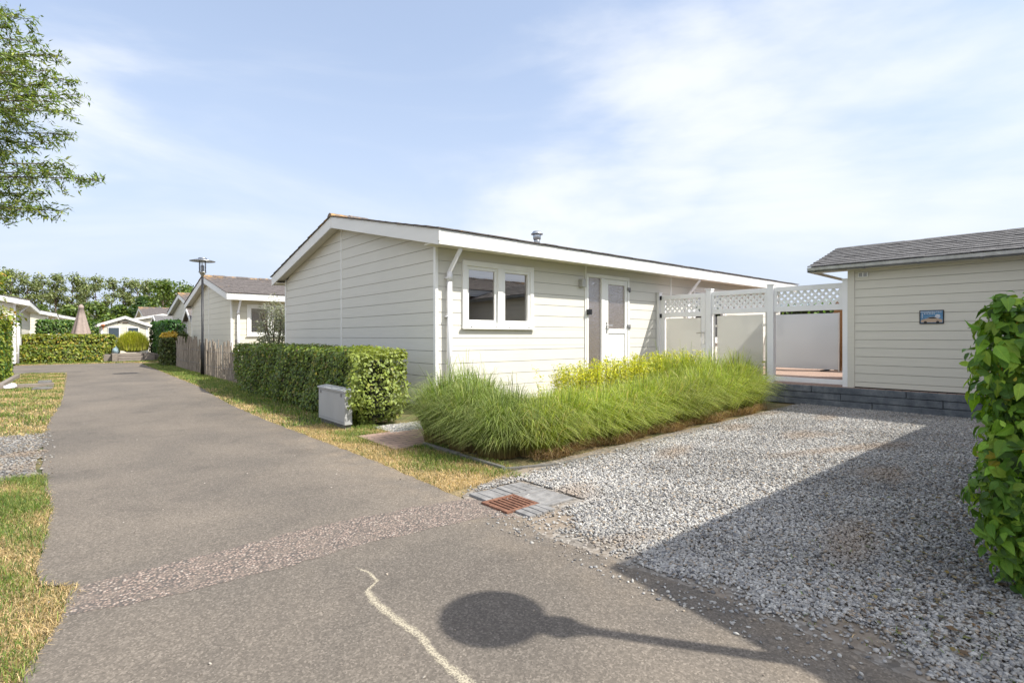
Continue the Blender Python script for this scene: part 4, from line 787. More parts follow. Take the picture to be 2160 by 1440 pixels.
def panel(parent, ya, yb, pane=True, stile=.05):
    x0, x1 = FX + .03, FX + .085; b = MB(); b.box(x0, x1, ya, yb, 2.035, 2.125); b.box(x0, x1, ya, yb, 1.665, 1.765); b.box(x0 + .001, x1 - .001, ya, ya + stile, 1.765, 2.035); b.box(x0 + .001, x1 - .001, yb - stile, yb, 1.765, 2.035)
    b.box(x0 + .004, x1 + .004, ya, yb, .375, .455)
    p = b.build('panel_frame', M['fence'], parent, bevel=.003); lattice(p, FX + .06, ya + stile * .6, yb - stile * .6, 1.765, 2.035)
    if pane:
        q = MB(); q.box(FX + .052, FX + .06, ya + .10, yb - .11, .47, 1.625); q.build('frosted_pane', M['milk'], parent)
        q = MB(); q.box(FX + .045, FX + .07, ya + .02, ya + .05, .455, 1.665); q.box(FX + .045, FX + .07, yb - .06, yb - .03, .455, 1.665); q.build('pane_post', M['screen_metal'], parent)
        q = MB()
        for yy in (ya + .05, yb - .11):
            for z in (.7, 1.4): q.box(FX + .048, FX + .064, yy, yy + .07, z, z + .04)
        q.build('clamp', M['chrome'], parent)
panel(F1, 4.43, 5.565); panel(F1, 3.165, 4.315, pane=False)
GT = thing('garden_gate', 'white garden gate with lattice top and lever handle beside the chalet wall', 'gate', (FX, 6.2, .344)); x0, x1 = FX + .03, FX + .08; b = MB()
ya, yb = 5.70, 6.78; b.box(x0, x1, ya, ya + .10, .40, 2.11); b.box(x0, x1, yb - .10, yb, .40, 2.11); b.box(x0 + .001, x1 - .001, ya + .1, yb - .1, 2.02, 2.11); b.box(x0 + .001, x1 - .001, ya + .1, yb - .1, 1.63, 1.73); b.box(x0 + .001, x1 - .001, ya + .1, yb - .1, .40, .5)
b.build('gate_frame', M['fence'], GT, bevel=.003); lattice(GT, FX + .055, ya + .1, yb - .1, 1.73, 2.02)
b = MB(); b.box(FX + .052, FX + .06, ya + .12, yb - .13, .51, 1.60); b.build('frosted_pane', M['milk'], GT)
b = MB(); b.box(FX + .022, FX + .03, ya + .02, ya + .07, 1.05, 1.32); b.tube([(FX + .022, ya + .045, 1.28), (FX - .03, ya + .045, 1.28), (FX - .033, ya + .17, 1.28)], .01, 8); b.build('handle', M['chrome'], GT)
for z in (2.02, 1.62):
    b = MB(); b.box(FX + .015, FX + .03, yb - .03, yb + .03, z, z + .09); b.build('hinge', M['black'], GT)
# wind screens on the far side of the patio, reed screen, railing
for i, (a, c_, x) in enumerate(((4.56, 6.12, 14.35),)):
    t = thing('wind_screen', 'free-standing frosted glass wind screen on the patio seen through the open fence panel', 'wind screen', (x, (a + c_) / 2, .344))
    b = MB(); b.box(x, x + .012, a + .03, c_ - .03, .39, 1.78); b.build('glass_panel', M['screen'], t)
    for yy in (a, c_ - .03): b = MB(); b.box(x - .012, x + .024, yy, yy + .03, .344, 1.79); b.build('upright', M['screen_metal'], t)
    b = MB(); b.box(x - .2, x + .2, a + .28, a + .36, .344, .38); b.build('foot', M['black'], t)
b = MB()
for i in range(108): yy = 2.6 + i * .021; b.tube([(14.9 + random.uniform(-.006, .006), yy, .344), (14.9 + random.uniform(-.01, .01), yy, 2.12 + random.uniform(-.03, .03))], .011, 5)
for z in (.6, 1.2, 1.8): b.box(14.88, 14.886, 2.6, 4.88, z, z + .02)
tag(b.build('reed_screen', M['reed'], off=(14.9, 4.2, .344)), 'brown reed screen standing at the back of the patio', 'screen')
t = thing('railing', 'low white railing at the far patio corner beside the wind screen', 'railing', (15.6, 6.5, .344)); b = MB(); b.box(15.6, 15.65, 6.0, 7.6, 1.22, 1.28); b.box(15.6, 15.65, 6.0, 7.6, .42, .47); b.build('rail', M['railing'], t)
b = MB()
for i in range(13): b.box(15.61, 15.64, 6.05 + i * .12, 6.08 + i * .12, .47, 1.22)
b.build('balusters', M['railing'], t)
hedge('hedge', 'tall leafy hedge at the back of the patio, glimpsed through the fence lattice', 17.2, 18.0, 2, 9, 2.3, 5000, .09)
# ------------------------------------------------------------------ street lamps
def lamp(name, label, loc, H, disc, k=1, q_=1):
    x, y = loc; t = thing(name, label, 'street lamp', (x, y, 0), group='black park lamps with flat disc tops'); z1 = H - .50
    b = MB(); b.lathe([(.055 * k, 0), (.055 * k, .92), (.034 * k, 1.0), (.031 * k, z1 - .1)], x, y, 16); b.build('pole', M['black'], t, smooth=True)
    b = MB(); b.lathe([(.03, z1 - .1), (.04, z1 - .06), (.10 * q_, z1 + .03), (.125 * q_, z1 + .045), (.125 * q_, z1 + .06), (.02, z1 + .06)], x, y, 20); b.build('lamp_base', M['galv'], t, smooth=True)
    b = MB(); b.tube([(x, y, z1 + .06), (x, y, H - .09)], .11 * q_, 20, cap=False); b.build('lantern_glass', M['clear'], t, smooth=True)
    b = MB(); b.lathe([(.045, z1 + .06), (.05, z1 + .24), (.03, z1 + .27)], x, y, 12); b.build('bulb_housing', M['grey_plastic'], t, smooth=True)
    b = MB()
    for q in range(3): a = q * 2.1; b.tube([(x + .105 * q_ * math.cos(a), y + .105 * q_ * math.sin(a), z1 + .05), (x + .105 * q_ * math.cos(a), y + .105 * q_ * math.sin(a), H - .07)], .006, 6)
    b.tube([(x, y, z1 + .27), (x, y, H - .05)], .012, 6); b.build('rods', M['galv'], t)
    b = MB(); R_ = disc / 2; b.lathe([(R_ * .98, H - .115), (R_, H - .105), (R_ * .55, H - .055), (R_ * .3, H - .045), (.03, H - .045)], x, y, 32); b.lathe([(.12, H - .03), (.125, H - .02), (.10, H - .0), (.01, H)], x, y, 20); b.tube([(x, y, H - .05), (x, y, H - .02)], .03, 8); b.build('disc_shade', M['galv'], t, smooth=True)
    return t
lamp('street_lamp', 'tall black street lamp with flat disc top in front of the stick fence', (3.21, 18.7), 3.66, .72, q_=.9)
lamp('street_lamp', 'street lamp beside the driveway whose round shadow falls on the road', (2.825, -.315), 3.0, .46, q_=.66)
# ------------------------------------------------------------------ cabinet, drain, kerbs
CB = thing('utility_cabinet', 'grey metal utility cabinet standing against the long hedge', 'utility cabinet', (2.85, 7.03, 0)); b = MB(); b.box(2.735, 2.84, 6.57, 7.49, .05, .475); b.build('body', M['cabinet'], CB, bevel=.006)
b = MB(); b.hexa([(2.72, 6.555, .475), (2.86, 6.555, .475), (2.72, 7.505, .475), (2.86, 7.505, .475), (2.72, 6.555, .50), (2.86, 6.555, .52), (2.72, 7.505, .50), (2.86, 7.505, .52)]); b.build('lid', M['cabinet'], CB, bevel=.006)
b = MB(); b.box(2.75, 2.83, 6.6, 7.46, -.01, .05); b.build('plinth', M['kerb'], CB)
b = MB(); b.box(2.731, 2.7345, 6.60, 7.46, .085, .088); b.box(2.731, 2.7345, 6.60, 7.46, .452, .455); b.build('seam', M['grey_plastic'], CB)
for yy in (6.68, 7.40):
    b = MB(); b.tube([(2.737, yy, .43), (2.727, yy, .43)], .022, 12); b.build('lock', M['grey_plastic'], CB)
DR = thing('drain', 'rusty square road drain set in grey block paving at the road edge', 'drain', (2.5, 2.9, 0)); b = MB(); rr = random.Random(2)
def pav(b, x0, x1, y0, y1, n_, ax):
    for i in range(n_):
        if ax == 0: a = x0 + (x1 - x0) * i / n_; b.box(a + .003, a + (x1 - x0) / n_ - .003, y0, y1, -.02, .012 + rr.uniform(0, .006))
        else: a = y0 + (y1 - y0) * i / n_; b.box(x0, x1, a + .003, a + (y1 - y0) / n_ - .003, -.02, .012 + rr.uniform(0, .006))
pav(b, 2.31, 2.83, 3.015, 3.225, 8, 0); pav(b, 2.57, 2.845, 2.64, 3.01, 5, 1); pav(b, 2.33, 2.57, 2.56, 2.715, 4, 0)
b.build('paving', M['paver'], DR, bevel=.004)
b = MB(); b.box(2.265, 2.565, 2.72, 3.01, -.03, -.02, 1); z0_, z1_ = -.02, .016
b.box(2.265, 2.285, 2.72, 3.01, z0_, z1_); b.box(2.545, 2.565, 2.72, 3.01, z0_, z1_); b.box(2.285, 2.545, 2.72, 2.745, z0_, z1_ - .0005); b.box(2.285, 2.545, 2.985, 3.01, z0_, z1_ - .0005)
for i in range(7): a = 2.285 + (i + .0) * .0385; b.box(a + .0, a + .020, 2.745, 2.985, z0_, z1_ - .002)
b.build('grate', [M['rust'], M['black']], DR, bevel=.002)
KB = thing('bed_edging', 'thin grey concrete edging around the ornamental grass bed', 'edging', (3.0, 4.3, 0)); b = MB()
b.box(2.99, 3.03, 3.66, 4.36, -.02, .028); b.box(2.99, 3.03, 4.37, 5.05, -.02, .034); b.bar((3.0, 3.655, .0), (3.5, 3.47, .0), .035, .035, (0, 0, 1)); b.bar((3.505, 3.47, -.004), (4.1, 3.50, -.006), .035, .03, (0, 0, 1)); b.build('slabs', M['kerb'], KB, bevel=.004)
b = MB(); b.box(2.66, 4.3, 5.05, 6.02, -.03, .006); tag(b.build('path', M['brick']), kind='structure')
KL = thing('timber_edging', 'dark timber edging lying in the grass on the left of the road', 'edging', (-.7, 17, 0)); b = MB()
b.box(-1.22, -.25, 16.75, 16.86, -.02, .09); b.bar((-1.2, 16.8, .05), (-1.12, 21.2, .05), .1, .1, (0, 0, 1)); b.box(-3, -1.22, 15.9, 16.5, -.02, .03); b.build('beams', M['sleeper'], KL, bevel=.006)
b = MB(); b.box(-.55, -.3, 16.95, 17.5, 0, .12); tag(b.build('concrete_block', M['kerb'], off=(-.42, 17.2, 0), bevel=.02), 'loose concrete block resting behind the timber edging', 'block')
b = MB(); b.prism([(-.62, 15.9), (-.3, 15.85), (-.25, 16.2), (-.4, 16.45), (-.6, 16.35)], 2, 0, .035); tag(b.build('paving_slab', M['kerb'], off=(-.45, 16.1, 0), bevel=.01), 'loose pale paving slab lying in the grass in front of the timber edging', 'slab')
b = MB(); rr = random.Random(9)
for i in range(9): x, y = -1.02 + rr.uniform(-.08, .08), 16.62 + rr.uniform(-.06, .06); b.quad((x, y, .02), (x + .1, y + .02, .02 + rr.uniform(0, .05)), (x + .08, y + .08, .10 + rr.uniform(0, .04)), (x - .03, y + .07, .06))
tag(b.build('plastic_wrapper', M['litter'], off=(-1, 16.6, 0)), 'crumpled white and purple plastic wrapper lying by the timber edging', 'litter')
# ------------------------------------------------------------------ stick fence
WF = thing('stick_fence', 'weathered split chestnut stick fence wired together behind the street lamp', 'fence', (3.5, 20, 0)); rr = random.Random(12); y = 14.95; k = 0; ST = []
while y < 26.2:
    b = MB(); x = 3.42 + .05 * math.sin(y * 1.3); h = .98 + rr.uniform(-.22, .16) + (.1 if y > 21 else 0); lean = rr.uniform(-.05, .05) + (.12 if y > 24 else 0); r_ = rr.uniform(.018, .04)
    b.tube([(x, y, -.02), (x + rr.uniform(-.02, .02), y + lean * .5, h * .5), (x + rr.uniform(-.03, .03), y + lean, h)], [r_, r_ * rr.uniform(.8, 1.1), r_ * rr.uniform(.5, .9)], 6); ST.append(b); y += rr.uniform(.065, .14); k += 1
ST2 = ST[:98]
for b in ST2: b.build('stick', M['wattle'], WF)
if len(ST) > 98:
    b = MB()
    for q in ST[98:]:
        o_ = len(b.v); b.v += q.v; b.f += [tuple(i + o_ for i in f) for f in q.f]; b.m += q.m
    tag(b.build('stick', M['wattle'], WF), kind='stuff')
b = MB()
for z in (.3, .75): b.tube([(3.39 + .05 * math.sin((15 + i * .5) * 1.3), 15 + i * .5, z + .01 * math.sin(i)) for i in range(23)], .006, 5)
b.build('wire', M['grey_plastic'], WF)
# ------------------------------------------------------------------ hedges
def lit_end_col(pos, col):
    # sunlit end of the hedge painted in: leaf colour pushed to bright yellow-green
    f = ((pos[:, 1] < 7.0) * .55 + (pos[:, 1] < 7.0) * (pos[:, 2] > .9) * .3)[:, None]; return col * (1 - f) + f * np.array([(.26, .31, .06)]) * (.7 + .6 * RNG.random((len(pos), 1)))
hedge('hedge', 'long clipped green hedge beside the road with the grey cabinet against it', 2.95, 3.60, 6.40, 13.5, 1.02, 42000, .044, cols=[(.12, .19, .035), (.18, .25, .045), (.25, .31, .06), (.09, .13, .04), (.28, .25, .06), (.19, .14, .07)], wts=(4, 4, 2, 3, .7, .5), colfn=lit_end_col, lowtaper=.10, dispfn=lambda P: np.stack([P[:, 0] - .21 * np.clip((6.56 - P[:, 1]) / .05, 0, 1) * np.clip((3.2 - P[:, 0]) / .2, 0, 1), P[:, 1], P[:, 2]], 1))
hedge('hedge', 'leafy green hedge rising close at the right edge of the photo', 3.09, 6.6, -.22, .43, 1.37, 28000, .049, tmpl='hi', cols=[(.10, .22, .025), (.16, .31, .03), (.24, .38, .045), (.07, .15, .03), (.42, .38, .05), (.36, .18, .05)], wts=(4, 5, 3, 2, .3, .05), rough=.085, lowtaper=.16, roundr=.07)
YG = [(.13, .19, .025), (.22, .26, .03), (.31, .31, .04), (.08, .12, .025), (.34, .22, .04)]
hedge('hedge', 'low front hedge with yellow-green leaves on the far side of the cross street', -1.9, 1.25, 31.2, 31.9, .80, 9000, .09, cols=YG, wts=(4, 4, 2, 2, .6))
hedge('hedge', 'slightly taller yellow-green hedge just behind the low front one', -1.6, 1.85, 33.2, 33.9, 1.28, 9000, .09, cols=YG, wts=(3, 4, 3, 2, 1))
hedge('hedge', 'tall dark green back hedge behind the closed parasol', -1.4, 1.55, 42.2, 43.2, 2.2, 8000, .12, wts=(4, 3, 1, 3, .3))
hedge('hedge', 'tall dark green hedge to the right of the wooden steps', 3.65, 4.3, 29.6, 37, 2.0, 9000, .11, cols=[(.03, .09, .02), (.05, .13, .025), (.08, .17, .03)], wts=(3, 3, 2))
hedge('hedge', 'clipped hedge at the left edge of the photo above the timber edging', -2.4, -1.32, 19.2, 22.6, 1.62, 11000, .075, cols=YG + [(.05, .12, .02)], wts=(4, 3, 1, 2, .2, 4))
def bcol(pos, col):
    f = ((pos[:, 2] > 1.2) & (pos[:, 0] < 3.5))[:, None] * .75; return col * (1 - f) + f * np.array([(.62, .42, .04)])
hedge('bush', 'rounded green bush topped with yellow foliage at the end of the stick fence', 2.95, 3.95, 25.6, 26.7, 1.38, 6000, .08, cols=[(.06, .09, .02), (.09, .12, .025), (.13, .13, .03)], wts=(3, 3, 1), cat='bush', colfn=bcol, roundr=.3)
# ------------------------------------------------------------------ ornamental grasses
def clump_blades(n_, cx, cy, rx, ry, h, reach, lean=(0, 0)):
    a = RNG.random(n_) * 6.283; r_ = np.sqrt(RNG.random(n_)); P = np.stack([cx + rx * r_ * np.cos(a), cy + ry * r_ * np.sin(a), np.zeros(n_)], 1); D = np.stack([np.cos(a), np.sin(a)], 1) + .55 * RNG.standard_normal((n_, 2)) + np.array(lean); D = D / np.linalg.norm(D, axis=1, keepdims=True)
    hh = h * (.45 + .6 * RNG.random(n_)) * (1.08 - .38 * r_); rc = reach * (.35 + .85 * RNG.random(n_)) * (.35 + .65 * r_); return P, D, hh, rc
def grass_mass(name, label, clumps, cols, wts, loc, cat='ornamental grass', wd=.0062, tip=(.55, .56, .25), n_per=1500, core=True):
    t = thing(name, label, cat, loc); A = [clump_blades(n_per, *c_) for c_ in clumps]; P, D, H_, R_ = [np.concatenate([a[i] for a in A]) for i in range(4)]
    col = palette(len(P), cols, wts, .20); tn = np.repeat(.8 + .4 * RNG.random(len(clumps)), n_per)[:, None]; st_ = (RNG.random(len(P)) < .05); H_ = H_ * np.where(st_, 1.22, 1); col = col * tn; tipc = col * .6 + .4 * np.array(tip)
    blades('blades', P, D, H_, R_, np.full(len(P), wd), col, t, seg=6, tipcol=tipc, basecol=(.20, .14, .06)); return t
cl = []
for x, y, h in ((3.3, 5.1, .80), (3.3, 4.6, .74), (3.35, 4.15, .66), (3.7, 4.9, .80), (3.85, 5.45, .84), (3.75, 4.4, .68)): cl.append((x, y, .22, .22, h, .52, (-.35, .1)))
grass_mass('fountain_grass', 'arching dark green fountain grass at the left end of the bed by the brick path', cl, [(.08, .15, .025), (.13, .22, .035), (.20, .29, .055), (.30, .32, .11), (.04, .075, .015)], (4, 4, 2.5, 1.2, 2), (3.5, 4.7, 0), n_per=2300)
cl = []
for i in range(11): x = 3.72 + i * .5; f = i / 10; cl.append((x, 3.95 + .02 * i + .05 * math.sin(i * 2), .27, .24, .60 + .20 * f + .03 * math.sin(i * 1.9), .50, (-.15 + .45 * f, -.35)))
for i in range(9): x = 4.4 + i * .55; f = i / 8; cl.append((x, 4.5 + .05 * math.sin(i * 3), .28, .24, .60 + .18 * f + .03 * math.sin(i * 2.3), .42, (-.1 + .3 * f, -.1)))
for (x, y, h) in ((8.6, 4.75, .98), (8.2, 5.0, .97), (8.9, 4.4, .96), (7.7, 5.1, .94)): cl.append((x, y, .28, .26, h, .45, (.3, 0)))
grass_mass('fountain_grass', 'long bright green row of fountain grass along the gravel driveway', cl, [(.17, .25, .02), (.25, .35, .022), (.36, .43, .035), (.07, .12, .012), (.50, .40, .17)], (4, 4, 3, 3.2, 1.1), (6.5, 4.2, 0), n_per=1650)
# dead thatch at the foot
n_ = 3600; u = RNG.random(n_); P = np.stack([3.45 + u * 5.4, 3.70 + .03 * u * 5 + .12 * RNG.random(n_) ** 1.5 - .06 * np.sin(u * 31), np.zeros(n_)], 1); a = RNG.random(n_) * 6.28; D = np.stack([np.cos(a), np.sin(a) - .6], 1); D = nrm(D)
o = blades('thatch', P, D, .11 * (.2 + RNG.random(n_)), .16 * (.4 + RNG.random(n_)), np.full(n_, .0045), palette(n_, [(.28, .18, .09), (.40, .29, .16), (.18, .12, .07)], (3, 2, 2)), None, seg=3); tag(o, 'dead brown thatch around the base of the fountain grass', 'dead grass', kind='stuff')
# yellow-green shrub behind
t = thing('shrub', 'low yellow-green shrub with upright shoots between the grass row and the chalet door', 'shrub', (7.2, 5.6, 0)); n_ = 620
a = RNG.random(n_); P = np.stack([5.6 + a * 3.7, 5.50 + .42 * RNG.uniform(-1, 1, n_), np.zeros(n_)], 1); stem = MB(); LP = []; LN = []
for i in range(n_):
    h = (.64 + .20 * (P[i, 0] - 5.1) / 4.2 + random.uniform(-.12, .1)) * (1 if P[i, 0] > 5.6 else .85); lx, ly = random.uniform(-.22, .05), random.uniform(-.2, .1); r0 = Vector(P[i]); r1 = r0 + Vector((lx, ly, h))
    if i % 2 == 0: stem.tube([r0, r0.lerp(r1, .5) + Vector((0, 0, .05)), r1], [.006, .004, .002], 4, cap=False)
    for j in range(62): s_ = .35 + .67 * random.random(); q = r0.lerp(r1, s_); ang = random.random() * 6.28; LP.append((q.x + .03 * math.cos(ang), q.y + .03 * math.sin(ang), q.z + .02)); LN.append((math.cos(ang) * .6, math.sin(ang) * .6, .7))
stem.build('stems', M['bark'], t); leaves('foliage', np.array(LP), np.array(LN), .042, M['leaf'], t, [(.44, .46, .03), (.55, .53, .03), (.32, .38, .03), (.18, .25, .025)], (4, 4, 2, 1), tmpl='lance', up=.2, spread=.8, droop=-.4)
# round pampas-like clump and silver shrub
PX = 2.50; t = thing('ornamental_grass', 'round dense yellow-green ornamental grass in front of the small garden shed', 'ornamental grass', (2.50, 32.3, .4)); n_ = 6500; d_ = nrm(RNG.standard_normal((n_, 3)) * [1, 1, .9] + [0, 0, .25]); d_[:, 2] = np.abs(d_[:, 2]) * .9 + .02
rr_ = .25 + .75 * RNG.random((n_, 1)) ** .5; base_ = np.array([2.50, 32.3, .70]) + d_ * np.array([.74, .74, .92]) * rr_ * .88; col = palette(n_, [(.40, .44, .06), (.52, .53, .09), (.26, .32, .05), (.60, .58, .2)], (4, 4, 2, 1)); Dh = nrm(d_[:, :2] + .2 * RNG.standard_normal((n_, 2)))
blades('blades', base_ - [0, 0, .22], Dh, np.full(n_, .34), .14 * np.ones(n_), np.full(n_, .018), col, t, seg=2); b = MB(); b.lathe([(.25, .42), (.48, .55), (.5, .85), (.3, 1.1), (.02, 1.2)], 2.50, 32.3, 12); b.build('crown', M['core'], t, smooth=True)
t = thing('shrub', 'silvery willow-leaved shrub between the two cream chalets', 'shrub', (4.5, 15.7, 0)); n_ = 3400; d_ = nrm(RNG.standard_normal((n_, 3))); P = np.array([4.5, 15.7, 1.30]) + d_ * np.array([.50, .5, .98]) * (.45 + .6 * RNG.random((n_, 1)) ** .6) * (1 + .12 * np.sin(d_[:, 2:3] * 9 + d_[:, 0:1] * 7))
leaves('foliage', P, d_, .085, M['leaf'], t, [(.17, .19, .13), (.26, .28, .20), (.11, .13, .08), (.36, .37, .30)], (4, 4, 2, 1.5), tmpl='lance', spread=1); b = MB()
for i in range(9): a = i * .7; b.tube([(4.5, 15.7, 0), (4.5 + .15 * math.cos(a), 15.7 + .15 * math.sin(a), .9), (4.5 + .38 * math.cos(a), 15.7 + .38 * math.sin(a), 1.9)], [.03, .02, .006], 5)
b.build('stems', M['bark'], t)
# ------------------------------------------------------------------ wooden steps, deck, parasol, chairs
t = thing('wooden_steps', 'weathered timber steps up to the small garden shed', 'steps', (2.3, 31, 0)); 
for i in range(3): b = MB(); b.box(1.83, 2.85, 30.95 + i * .28, 31.3 + i * .28, i * .13, .12 + i * .13); b.build('step', M['sleeper'], t, bevel=.01)
for (a, c_) in ((1.6, 1.81), (2.87, 3.3)): b = MB(); b.box(a, c_, 31.25 if a > 2 else 30.95, 31.9, 0, .40); b.build('side_block', M['sleeper'], t, bevel=.01)
b = MB(); b.box(1.2, 1.6, 31.4, 31.5, 0, .34); b.build('side_board', M['sleeper'], t)
b = MB(); b.box(-1.5, 3.55, 31.95, 38, 0, .33); tag(b.build('deck', M['sleeper']), kind='structure')
PR = thing('parasol', 'closed taupe parasol standing above the yellow-green hedges', 'parasol', (.55, 36, .3)); b = MB(); b.tube([(.55, 36, .3), (.55, 36, 2.85)], .022, 8); b.build('pole', M['trim'], PR)
b = MB(); seg = 24; V_ = []; prof = [(.02, 2.92), (.09, 2.86), (.12, 2.76), (.125, 2.72), (.10, 2.70), (.17, 2.3), (.27, 1.8), (.36, 1.42), (.385, 1.33)]
for r_, z in prof:
    for i in range(seg): a = 2 * math.pi * i / seg; rr2 = r_ * (1 + (.16 * math.cos(a * 6) if z < 2.7 else .03)); b.v.append((.55 + rr2 * math.cos(a), 36 + rr2 * math.sin(a), z + (.03 * math.cos(a * 6) if z < 1.4 else 0)))
for i in range(len(prof) - 1):
    for k in range(seg): k2 = (k + 1) % seg; b.f.append((i * seg + k, (i + 1) * seg + k, (i + 1) * seg + k2, i * seg + k2)); b.m.append(0)
b.build('canopy', M['umbrella'], PR, smooth=True)
for i, (x, y, r_, lab) in enumerate(((-.66, 34.9, .2, 'white curved garden chair, left of the two showing over the hedge'), (-.42, 35.3, -.3, 'white curved garden chair, right of the two showing over the hedge'))):
    t = thing('garden_chair', lab, 'chair', (x, y, .33), r_, group='white garden chairs behind the hedge', local=True); b = MB(); b.box(-.22, .22, -.22, .22, .40, .44); b.build('seat', M['railing'], t)
    b = MB()
    for k in range(7): a, c_ = -.22 + k * .0629, -.22 + (k + 1) * .0629; f = lambda u: 1.02 - .16 * (abs(u) / .22) ** 2; b.hexa([(a, .2, .44), (c_, .2, .44), (a, .23, .44), (c_, .23, .44), (a, .24, f(a)), (c_, .24, f(c_)), (a, .27, f(a)), (c_, .27, f(c_))])
    b.build('backrest', M['railing'], t)
    for sx in (-.19, .19):
        for sy in (-.19, .19): b = MB(); b.tube([(sx, sy, 0), (sx, sy, .4)], .018, 6); b.build('leg', M['railing'], t)
b = MB(); b.lathe([(.02, .33), (.12, .36), (.17, .46), (.17, .54), (.12, .64), (.03, .68), (.03, .74), (.01, .75)], 1.82, 32.15, 20); tag(b.build('glass_globe', M['globe'], off=(1.82, 32.15, .33), smooth=True), 'bluish glass globe ornament beside the round ornamental grass', 'ornament')
b = MB(); b.tube([(1.42, 34.86, 2.0), (1.42, 34.86, 1.84)], .006, 5); b.lathe([(.01, 1.86), (.09, 1.82), (.09, 1.78), (.03, 1.70), (.005, 1.5)], 1.42, 34.8, 10); tag(b.build('hanging_ornament', M['bead'], off=(1.42, 34.8, 1.8)), 'small orange ornament hanging under the eave of the little garden shed', 'ornament')
# ------------------------------------------------------------------ trees
def far_tree(label, x, y, H_, cw, n_, cols, wts, size=.42, z0=.12, group='tall thin trees beyond the park', name='tree', gaps=.5, seed=0, cat='tree'):
    t = thing(name, label, cat, (x, y, 0), group=group); rr = random.Random(seed); b = MB(); b.tube([(x, y, 0), (x + rr.uniform(-.3, .3), y, H_ * .45), (x + rr.uniform(-.4, .4), y, H_ * .9)], [H_ * .016, H_ * .010, .03], 7)
    cent = []
    for i in range(int(11 + H_ * 1.4)):
        f = z0 + (1 - z0) * rr.random() ** .8; prof = math.sin(min(1, (1.06 - f) * 1.9) * math.pi / 2) * (.6 + .4 * min(1, f * 2.2)); a = rr.random() * 6.28; r_ = cw / 2 * prof * rr.uniform(.3, 1.0); c_ = Vector((x + r_ * math.cos(a), y + r_ * math.sin(a), H_ * f)); cent.append((c_, cw * rr.uniform(.10, .20)))
        b.tube([(x, y, max(.3, H_ * f - r_ * 1.0)), (x + (c_.x - x) * .5, y + (c_.y - y) * .5, H_ * f - r_ * .35), tuple(c_)], [H_ * .005, H_ * .003, .01], 5, cap=False)
    b.build('trunk', M['bark'], t, smooth=True); k = n_ // len(cent); P = []; N = []
    for c_, r_ in cent:
        d_ = nrm(RNG.standard_normal((k, 3))); P.append(np.array(c_) + d_ * np.array([1.1, 1.1, .75]) * r_ * (.3 + .9 * RNG.random((k, 1)) ** .7)); N.append(d_)
    leaves('crown', np.concatenate(P), np.concatenate(N), size, M['leaf'], t, cols, wts, up=.5, spread=1.1); return t
FT = [(.14, .18, .06), (.20, .24, .09), (.27, .29, .14), (.10, .135, .05)]
px_list = [(-14, 139), (22, 140), (52, 135), (90, 128), (120, 128), (150, 128), (178, 124), (205, 124), (235, 118), (262, 118), (290, 120), (315, 116), (343, 118)]
ca, sa = math.cos(math.radians(49.66)), math.sin(math.radians(49.66))
names = ['first', 'second', 'third', 'fourth', 'fifth', 'sixth', 'seventh', 'eighth', 'ninth', 'tenth', 'eleventh', 'twelfth', 'thirteenth']
for i, (px, up) in enumerate(px_list):
    d = 86 + (i * 37 % 7); t_ = (px - 1080) / 1104; x, y = d * (ca + sa * t_), d * (sa - ca * t_)
    far_tree('thin airy tree of the distant row, %s from the left edge' % names[i], x, y, 1.2 + up / 1104 * d, 5.0, 2600, FT, (4, 4, 2, 2), seed=i, size=.30)
for i, (px, up, d, cw, lab) in enumerate(((372, 122, 84, 6.5, 'dense rounded tree behind the street lamp'), (345, 112, 80, 5.5, 'dense bushy tree next to the end of the thin tree row'), (395, 108, 88, 5, 'dense tree half hidden by the lichen-roofed chalet'), (298, 82, 62, 3.4, 'dark green bushy tree left of the far grey roof'), (200, 70, 66, 4.2, 'light green bush beyond the parasol, below the thin trees'), (150, 66, 64, 4, 'dull green bush left of the parasol, below the thin trees'), (245, 66, 60, 3, 'loose green bush above the small garden shed'), (90, 60, 70, 4, 'low bush above the roof of the left-edge chalet'))):
    t_ = (px - 1080) / 1104; x, y = d * (ca + sa * t_), d * (sa - ca * t_)
    far_tree(lab, x, y, 1.2 + up / 1104 * d, cw, 3200, [(.07, .12, .025), (.11, .17, .03), (.15, .2, .04)] if i != 3 else [(.04, .085, .02), (.07, .12, .025)], (3, 3, 2) if i != 3 else (3, 2), seed=50 + i, size=.34, z0=.05, group='bushy trees beyond the park')
far_tree('small round-headed tree with yellow-green leaves above the left hedge', -2.05, 21.2, 3.0, 2.3, 5200, YG, (4, 4, 2, 2, 1), size=.10, z0=.5, seed=77, group=None)
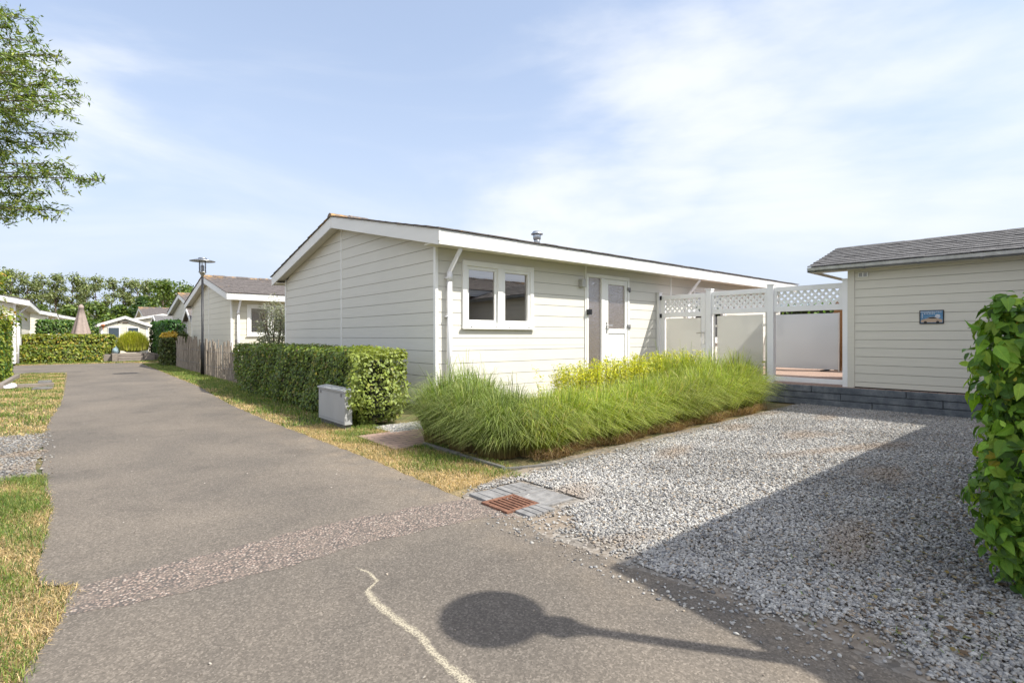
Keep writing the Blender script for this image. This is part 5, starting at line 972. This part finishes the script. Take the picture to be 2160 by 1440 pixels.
# near tree, crown hanging in from the left
NT = thing('tree', 'leafy tree hanging in from the upper left, narrow green leaves against the sky', 'tree', (-3.1, 8.6, 0)); b = MB(); TB = Vector((-3.1, 8.6, 0)); b.tube([TB, TB + Vector((.05, .05, 1.5)), TB + Vector((.1, 0, 3)), TB + Vector((.0, .1, 5)), TB + Vector((0, 0, 7.2))], [.17, .14, .11, .07, .02], 12)
def wp(px, py, d): t_ = (px - 1080) / 1104; return Vector((d * (ca + sa * t_), d * (sa - ca * t_), 1.2 + (710 - py) / 1104 * d))
tg = [(60, 40, 6.2), (75, 90, 6.6), (125, 118, 6.4), (100, 150, 6.0), (168, 200, 6.5), (150, 170, 6.9), (140, 240, 6.2), (120, 215, 5.9), (145, 285, 6.7), (95, 300, 6.2), (60, 260, 6.0), (205, 380, 6.4), (170, 370, 6.8), (125, 345, 6.1), (120, 455, 6.3), (80, 420, 6.7), (70, 455, 6.0), (35, 440, 6.4), (20, 60, 6), (30, 180, 6.4), (20, 240, 6.7), (20, 330, 6.2), (10, 20, 6.5), (40, 390, 6.6), (50, 130, 6.3), (70, 200, 6.2), (30, 120, 6), (45, 230, 6.1), (90, 180, 6.6), (15, 150, 6.8), (15, 290, 6), (-20, 60, 6.3), (-30, 200, 6.1), (-30, 320, 6.6), (-20, 420, 6.2), (-60, 120, 6.2), (-60, 260, 6.5)]
tg = [(px, py - 10 if py > 400 else py, d) for px, py, d in tg]
tips = [wp(*q) for q in tg]
for i in range(34): a = random.uniform(.6, 5.9); z = random.uniform(2.9, 7.4); r_ = 2.9 * math.sin(min(1, (8 - z) / 3) * 1.57) * random.uniform(.6, 1); v_ = Vector((math.cos(a) * r_, math.sin(a) * r_, z)); tips.append(TB + v_)
LP = []; LN = []; tw = MB()
for i, tp in enumerate(tips):
    vis = i < len(tg); hz_ = max(2.0, min(6.8, tp.z - 1.2 + random.uniform(-.5, .3))); st = TB + Vector((0, 0, hz_)); mid = st.lerp(tp, .55) + Vector((random.uniform(-.1, .1), random.uniform(-.1, .1), .32)); P_ = []
    for k in range(13): s_ = k / 12; P_.append(st * (1 - s_) ** 2 + mid * 2 * s_ * (1 - s_) + tp * s_ ** 2)
    b.tube(P_, [.022 * (1 - k / 12) + .003 for k in range(13)], 6, cap=False)
    for k in range(46 if vis else 14):
        s_ = .42 + .6 * (k / (46 if vis else 14)); s_ = min(s_, 1); q = st * (1 - s_) ** 2 + mid * 2 * s_ * (1 - s_) + tp * s_ ** 2; dr_ = (tp - st).normalized()
        L_ = (.12 + .34 * (1 - s_) / .58) * random.uniform(.6, 1.3); dv = (dr_ * .7 + Vector((random.gauss(0, .6), random.gauss(0, .6), random.gauss(-.12, .62)))).normalized(); e = q + dv * L_ + Vector((0, 0, -.03))
        tw.tube([q, q.lerp(e, .5) + Vector((0, 0, .01)), e], [.0035, .0025, .0015], 3, cap=False)
        for j in range(22 if vis else 9):
            u = .1 + .95 * random.random(); pp = q.lerp(e, u); LP.append((pp.x + random.gauss(0, .020), pp.y + random.gauss(0, .020), pp.z + random.gauss(0, .020))); LN.append(tuple(dv * .4 + Vector((random.gauss(0, .4), random.gauss(0, .4), .6))))
b.build('trunk', M['bark'], NT, smooth=True); tw.build('twigs', M['bark'], NT)
leaves('foliage', np.array(LP), np.array(LN), .056, M['leaf'], NT, [(.12, .19, .035), (.19, .26, .05), (.27, .31, .07), (.07, .11, .025)], (4, 4, 2, 2), tmpl='lance', up=.2, spread=1.0, droop=.4)
